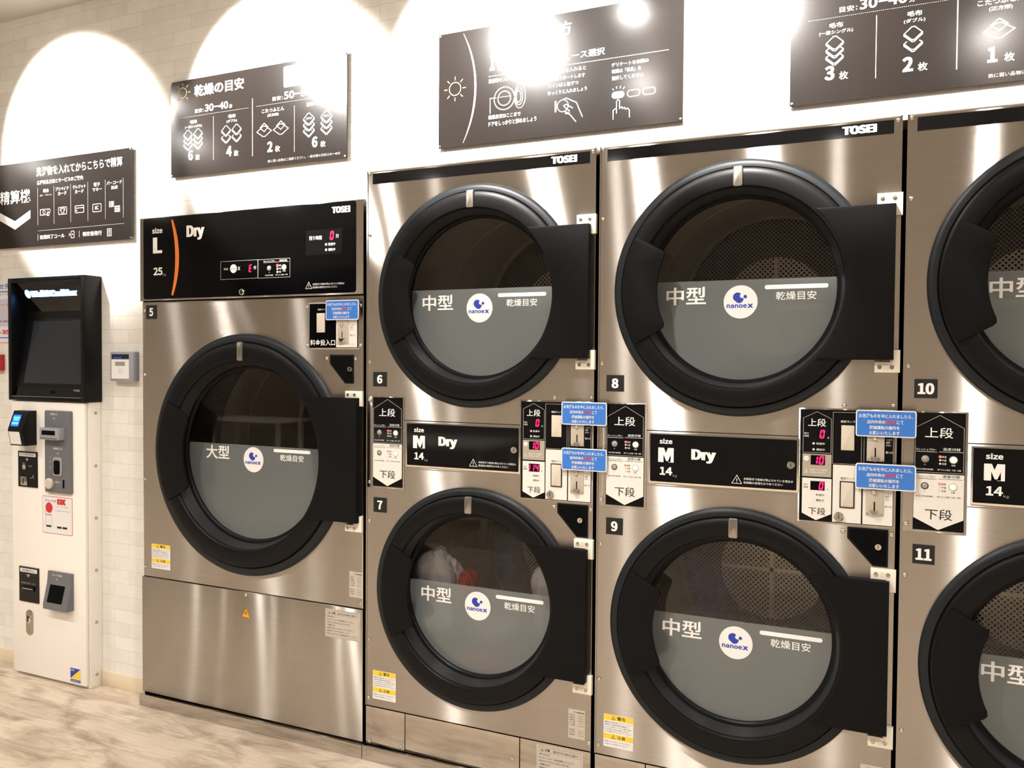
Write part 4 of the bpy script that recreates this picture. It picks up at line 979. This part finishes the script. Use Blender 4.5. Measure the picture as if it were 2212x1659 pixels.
    # grey note and coin unit
    b = MB(); b.prism(rrect(-1.545, -1.393, .782, 1.114, .006), -.012, 0, 'kiosk_grey', .003); y = -.0125
    b.text('紙幣投入口', -1.508, -1.466, 1.096, 1.105, y, W, .004); b.flat([(-1.497, 1.087), (-1.477, 1.087), (-1.487, 1.074)], y, 'print_grey')
    b.text('硬貨投入口', -1.492, -1.440, .957, .966, y, W, .004); b.flat([(-1.476, .946), (-1.456, .946), (-1.466, .934)], y, 'print_grey')
    b.prism(rrect(-1.492, -1.440, .850, .928, .012), y-.003, y, 'reader_grey', .002); b.prism(rrect(-1.487, -1.450, .858, .915, .010), y-.0035, y-.003, 'void_black')
    for q in (.925, .908, .885): b.disc(-1.510, q, .0045, y, 'print_grey', 12)
    b.text('返却レバー', -1.482, -1.446, .822, .831, y, W, .0); b.prism(rrect(-1.438, -1.428, .803, .838, .004), y-.0004, y, 'void_black')
    b.lathe([(.022, y), (.022, y-.008), (.018, y-.011), (.0001, y-.011)], -1.512, .819, 'lamp_cover', 24)
    ut = b.build('cash_unit', dr)
    b = MB(); b.prism(rrect(-1.538, -1.425, .998, 1.046, .005), -.040, -.012, 'reader_grey', .004)
    b.prism(rrect(-1.523, -1.445, 1.018, 1.036, .002), -.0405, -.040, 'void_black'); b.rect(-1.532, -1.432, 1.002, 1.007, -.0404, 'kiosk_grey'); b.build('note_slot', ut)
    # prepaid card unit
    b = MB(); b.prism([(-1.718, .793), (-1.602, .793), (-1.602, .940), (-1.718, .940)], -.004, 0, 'gloss_black'); y = -.0045
    b.rect(-1.711, -1.609, .919, .934, y, 'label_white', .002); b.text('プリペイドカード', -1.700, -1.620, .922, .931, y-.0004, 'ink_black', 0)
    b.flat([(-1.672, .911), (-1.652, .911), (-1.662, .899)], y, 'print_grey'); b.disc(-1.682, .875, .011, y, 'button_grey', 20); b.text('発行', -1.692, -1.672, .887, .893, y, 'print_grey', 0); b.text('返却', -1.652, -1.632, .876, .884, y, 'print_grey', 0)
    b.prism([(-1.702, .799), (-1.660, .799), (-1.660, .836), (-1.702, .836)], y-.003, y, 'panel_steel', .001); b.rect(-1.684, -1.680, .806, .828, y-.0034, 'void_black')
    b.stroke([(-1.645, .832), (-1.632, .832), (-1.625, .843), (-1.622, .828)], .002, y, 'print_grey'); b.build('prepaid_unit', dr)
    # campaign sticker
    b = MB(); b.prism(rrect(-1.575, -1.398, .612, .764, .005), -.0008, 0, 'print_red'); b.prism(rrect(-1.573, -1.400, .614, .762, .004), -.0012, -.0008, 'card_white'); y = -.0016
    b.text('チャージが', -1.556, -1.492, .739, .751, y, 'print_blue', .008); b.text('DX', -1.486, -1.434, .733, .756, y, 'print_red', .04); b.text('スマホアプリでお得に', -1.500, -1.420, .721, .727, y, 'print_grey', 0)
    b.disc(-1.534, .717, .021, y, 'print_red', 28); b.frame(-1.556, -1.523, .688, .703, .0014, y-.0003, 'print_red'); b.frame(-1.553, -1.520, .640, .686, .001, y, 'print_grey'); b.rect(-1.551, -1.522, .638, .645, y-.0003, 'ink_black')
    b.text('アプリのダウンロードはこちら', -1.500, -1.412, .705, .711, y, 'print_blue', 0)
    b.rect(-1.487, -1.460, .636, .644, y, 'ink_black'); b.rect(-1.455, -1.428, .636, .644, y, 'ink_black')
    b.build('campaign_sticker', dr, label='white sticker with red rounded border')
    # receipt unit
    b = MB(); b.prism([(-1.717, .314), (-1.598, .314), (-1.598, .459), (-1.717, .459)], -.004, 0, 'gloss_black'); y = -.0045
    b.rect(-1.710, -1.606, .437, .453, y, 'label_white', .002); b.text('領収書発行口', -1.700, -1.617, .440, .450, y-.0004, 'ink_black', 0); b.flat([(-1.672, .429), (-1.648, .429), (-1.660, .416)], y, 'print_grey')
    b.text('領収書をお取りください', -1.706, -1.612, .388, .396, y, 'print_grey', 0); b.prism(rrect(-1.698, -1.622, .362, .381, .003), y-.004, y, 'kiosk_black', .001); b.rect(-1.692, -1.628, .368, .372, y-.0045, 'print_grey'); b.build('receipt_unit', dr)
    # change cup
    b = MB(); cx0, cx1, cz0, cz1 = -1.535, -1.393, .312, .460
    pr = [(cz1, 0), (cz1, -.008), (.415, -.012), (.330, -.034), (cz0, -.034), (cz0, 0)]; k = len(pr)
    vs = [(cx0+.004*(z < .35), y_, z) for z, y_ in pr]+[(cx1, y_, z) for z, y_ in pr]
    b.add(vs, [(i, (i+1) % k, k+(i+1) % k, k+i) for i in range(k)]+[tuple(range(k)), tuple(range(k, 2*k))], 'kiosk_grey')
    g = lambda z: -.012-(.415-z)/(.085)*.022-.0006
    b.add([(-1.512, g(.408), .408), (-1.425, g(.408), .408), (-1.425, g(.340), .340), (-1.512, g(.340), .340)], [(0, 1, 2, 3)], 'void_black')
    b.text('おつり返却', -1.503, -1.447, .443, .451, -.0115, W, .004); b.flat([(-1.484, .434), (-1.462, .434), (-1.473, .422)], -.0125, 'print_grey'); b.build('change_cup', dr)
    # lock plate
    b = MB(); b.prism(rrect(-1.679, -1.637, .176, .281, .020, 8), -.003, 0, 'steel_lock', .001); b.lathe([(.016, -.003), (.016, -.007), (.013, -.009), (.0001, -.009)], -1.659, .242, 'chrome', 24)
    b.flat([(-1.663, .232), (-1.655, .232), (-1.654, .256), (-1.664, .256)], -.0094, 'ink_black'); b.build('door_lock', dr)
    # blue and yellow sticker
    b = MB(); b.prism([(-1.416, .021), (-1.356, .021), (-1.356, .079), (-1.416, .079)], -.0006, 0, 'card_white'); y = -.001
    b.flat([(-1.415, .035), (-1.415, .078), (-1.357, .078)], y, 'print_blue'); b.flat([(-1.415, .035), (-1.357, .035), (-1.357, .078)], y, 'label_yellow'); b.rect(-1.415, -1.357, .022, .033, y, 'print_blue')
    b.text('警備', -1.411, -1.393, .066, .074, y-.0004, 'print_white', 0); b.text('防犯装置作動中', -1.411, -1.361, .0245, .030, y-.0004, 'print_white', 0); b.build('security_sticker', dr, label='small blue and yellow sticker')
kiosk()

# ------------------------------------------------------------------ small things on the wall
def wall_bits():
    t = thing('key_reader', 'small grey card reader with blue display on the wall beside the large dryer', 'card reader', (-1.165, WALL_Y, 1.237))
    yb, yf = WALL_Y, .045
    b = MB(); b.box(-1.236, -1.108, yf, yb, 1.237, 1.353, 'reader_grey', .003); h = b.build('housing', t); y = yf-.0006
    b = MB(); b.prism([(-1.2265, 1.247), (-1.131, 1.247), (-1.131, 1.322), (-1.2265, 1.322)], y-.001, y, 'card_white'); b.rect(-1.206, -1.152, 1.2975, 1.3135, y-.0014, 'print_grey'); b.stroke(rrect(-1.184, -1.168, 1.270, 1.284, .003), .0012, y-.0014, 'print_grey', True); b.build('touch_plate', t, label='white touch plate')
    b = MB(); b.rect(-1.2255, -1.132, 1.325, 1.343, y, 'ink_black'); b.text('ケイビ', -1.212, -1.172, 1.3265, 1.3335, y-.0004, 'lcd_blue', .02); b.build('display', t, label='dark display with blue letters')
    b = MB(); b.box(-2.010, -1.909, .052, WALL_Y, 1.271, 1.340, 'red_paint', .002); tag(b.build('alarm_box'), 'red box on the wall at the left picture edge', 'alarm box')
    b = MB(); x0, x1, z0, z1 = -2.20, -1.8435, 1.385, 1.660; y = WALL_Y-.001
    b.prism([(x0, z0), (x1, z0), (x1, z1), (x0, z1)], y, WALL_Y, 'poster_paper'); y -= .0003
    b.text('お問い合わせ先', -2.12, -1.872, 1.622, 1.646, y, 'print_blue', .015); b.rect(x0, x1, 1.609, 1.613, y, 'print_blue'); b.text('店舗に関するご連絡はこちら', -2.15, -1.862, 1.596, 1.604, y, 'ink_black', 0)
    b.rect(x0, x1, 1.462, 1.580, y, 'poster_lilac'); b.text('お客様サポート', -2.10, -1.876, 1.548, 1.562, y-.0003, 'print_red', .008); b.text('受付時間', -2.10, -1.862, 1.480, 1.488, y-.0003, 'ink_black', 0)
    b.text('0120-35-35', -2.12, -1.872, 1.428, 1.447, y, 'print_red', .02); b.rect(x0, x1, 1.411, 1.415, y, 'print_blue'); b.rect(x0, x1, 1.390, 1.3925, y, 'print_red')
    tag(b.build('poster'), 'white poster with blue lines beside the kiosk hood', 'poster')
wall_bits()

# ------------------------------------------------------------------ ceiling lamps and the furniture seen in reflections
PLACE = ['above the payment sign', 'above the left drying guide sign', 'above the how-to sign', 'above dryer 8', 'above dryer 10']
for i, (sx, sh) in enumerate(SPOTS):
    t = thing('spotlight', 'white ceiling spotlight aimed at the wall '+PLACE[i], 'spotlight', (sx, SPOT_Y, CEIL), 'wall-washing spotlights')
    dirv = Vector((sh, WALL_Y-SPOT_Y, -(WALL_Y-SPOT_Y)*math.tan(TAU))).normalized()
    b = MB(); k = 20; b.add([(sx+.05*math.cos(2*PI*j/k), SPOT_Y+.05*math.sin(2*PI*j/k), z) for z in (CEIL, CEIL-.012) for j in range(k)], [(j, (j+1) % k, k+(j+1) % k, k+j) for j in range(k)]+[tuple(range(k, 2*k))], 'lamp_white')
    b.add([(sx+.008*math.cos(2*PI*j/k), SPOT_Y-.02+.008*math.sin(2*PI*j/k), z) for z in (CEIL-.012, SPOT_Z+.02) for j in range(k)], [(j, (j+1) % k, k+(j+1) % k, k+j) for j in range(k)], 'lamp_white'); b.build('canopy', t)
    ax = dirv; e1 = ax.cross(Vector((0, 0, 1))).normalized(); e2 = ax.cross(e1); c0 = Vector((sx, SPOT_Y, SPOT_Z))
    b = MB(); rings = [(-.08, .03), (-.075, .036), (.03, .042), (.05, .046), (.05, .040), (.03, .036)]
    b.add([c0+ax*a+(e1*math.cos(2*PI*j/k)+e2*math.sin(2*PI*j/k))*r for a, r in rings for j in range(k)], [(q*k+j, q*k+(j+1) % k, (q+1)*k+(j+1) % k, (q+1)*k+j) for q in range(len(rings)-1) for j in range(k)]+[tuple(range(k))], 'lamp_white'); b.build('lamp_head', t)
    b = MB(); b.add([c0+ax*.032+(e1*math.cos(2*PI*j/k)+e2*math.sin(2*PI*j/k))*.036 for j in range(k)], [tuple(range(k))], 'spot_glow'); b.build('lens', t, label='glowing lens')
for dx, dy in DOWN:
    t = thing('downlight', 'round recessed ceiling downlight', 'downlight', (dx, dy, CEIL), 'round recessed ceiling downlights')
    k = 32; b = MB(); rg = [(.040, -.006), (.075, -.006), (.078, 0)]
    b.add([(dx+r*math.cos(2*PI*j/k), dy+r*math.sin(2*PI*j/k), CEIL+h) for r, h in rg for j in range(k)], [(q*k+j, q*k+(j+1) % k, (q+1)*k+(j+1) % k, (q+1)*k+j) for q in range(2) for j in range(k)], 'lamp_white'); b.build('trim_ring', t)
    b = MB(); b.add([(dx+.040*math.cos(2*PI*j/k), dy+.040*math.sin(2*PI*j/k), CEIL-.004) for j in range(k)], [tuple(range(k))], 'lens_glow'); b.build('lens', t, label='glowing lens')

def table(name, x0, x1, y0, y1, label):
    t = thing(name, label, 'table', ((x0+x1)/2, (y0+y1)/2, 0))
    b = MB(); b.box(x0, x1, y0, y1, .69, .72, 'table_white', .004); b.build('tabletop', t)
    for lx in (x0+.05, x1-.09):
        for ly in (y0+.05, y1-.09): b = MB(); b.box(lx, lx+.04, ly, ly+.04, 0, .69, 'table_white', .003); b.build('leg', t)
table('folding_table', -2.5, -1.07, -3.75, -3.05, 'white laundry folding table in the middle of the shop, seen only as a reflection')
table('side_table', -5.0, -4.0, -4.75, -4.25, 'white side table at the far left, seen only as a reflection')
def stool(cx, cy):
    t = thing('wooden_stool', 'round wooden stool with bent legs, seen only reflected in dryer 5', 'stool', (cx, cy, 0))
    k = 32; b = MB(); rg = [(.001, .45), (.165, .45), (.175, .443), (.175, .427), (.165, .42), (.001, .42)]
    b.add([(cx+r*math.cos(2*PI*j/k), cy+r*math.sin(2*PI*j/k), h) for r, h in rg for j in range(k)], [(q*k+j, q*k+(j+1) % k, (q+1)*k+(j+1) % k, (q+1)*k+j) for q in range(5) for j in range(k)], 'wood_seat'); b.build('seat', t)
    for a in range(4):
        an = PI/4+a*PI/2; c, s = math.cos(an), math.sin(an); pr = [(.09, .42), (.15, .41), (.175, .36), (.178, .0), (.148, .0), (.145, .35), (.13, .385), (.09, .39)]; n = len(pr); wv = .022
        b = MB(); b.add([(cx+c*r-s*d, cy+s*r+c*d, z) for d in (-wv, wv) for r, z in pr], [(i, (i+1) % n, n+(i+1) % n, n+i) for i in range(n)]+[tuple(range(n)), tuple(range(n, 2*n))], 'wood_seat'); b.build('leg', t)
stool(-3.95, -3.9)
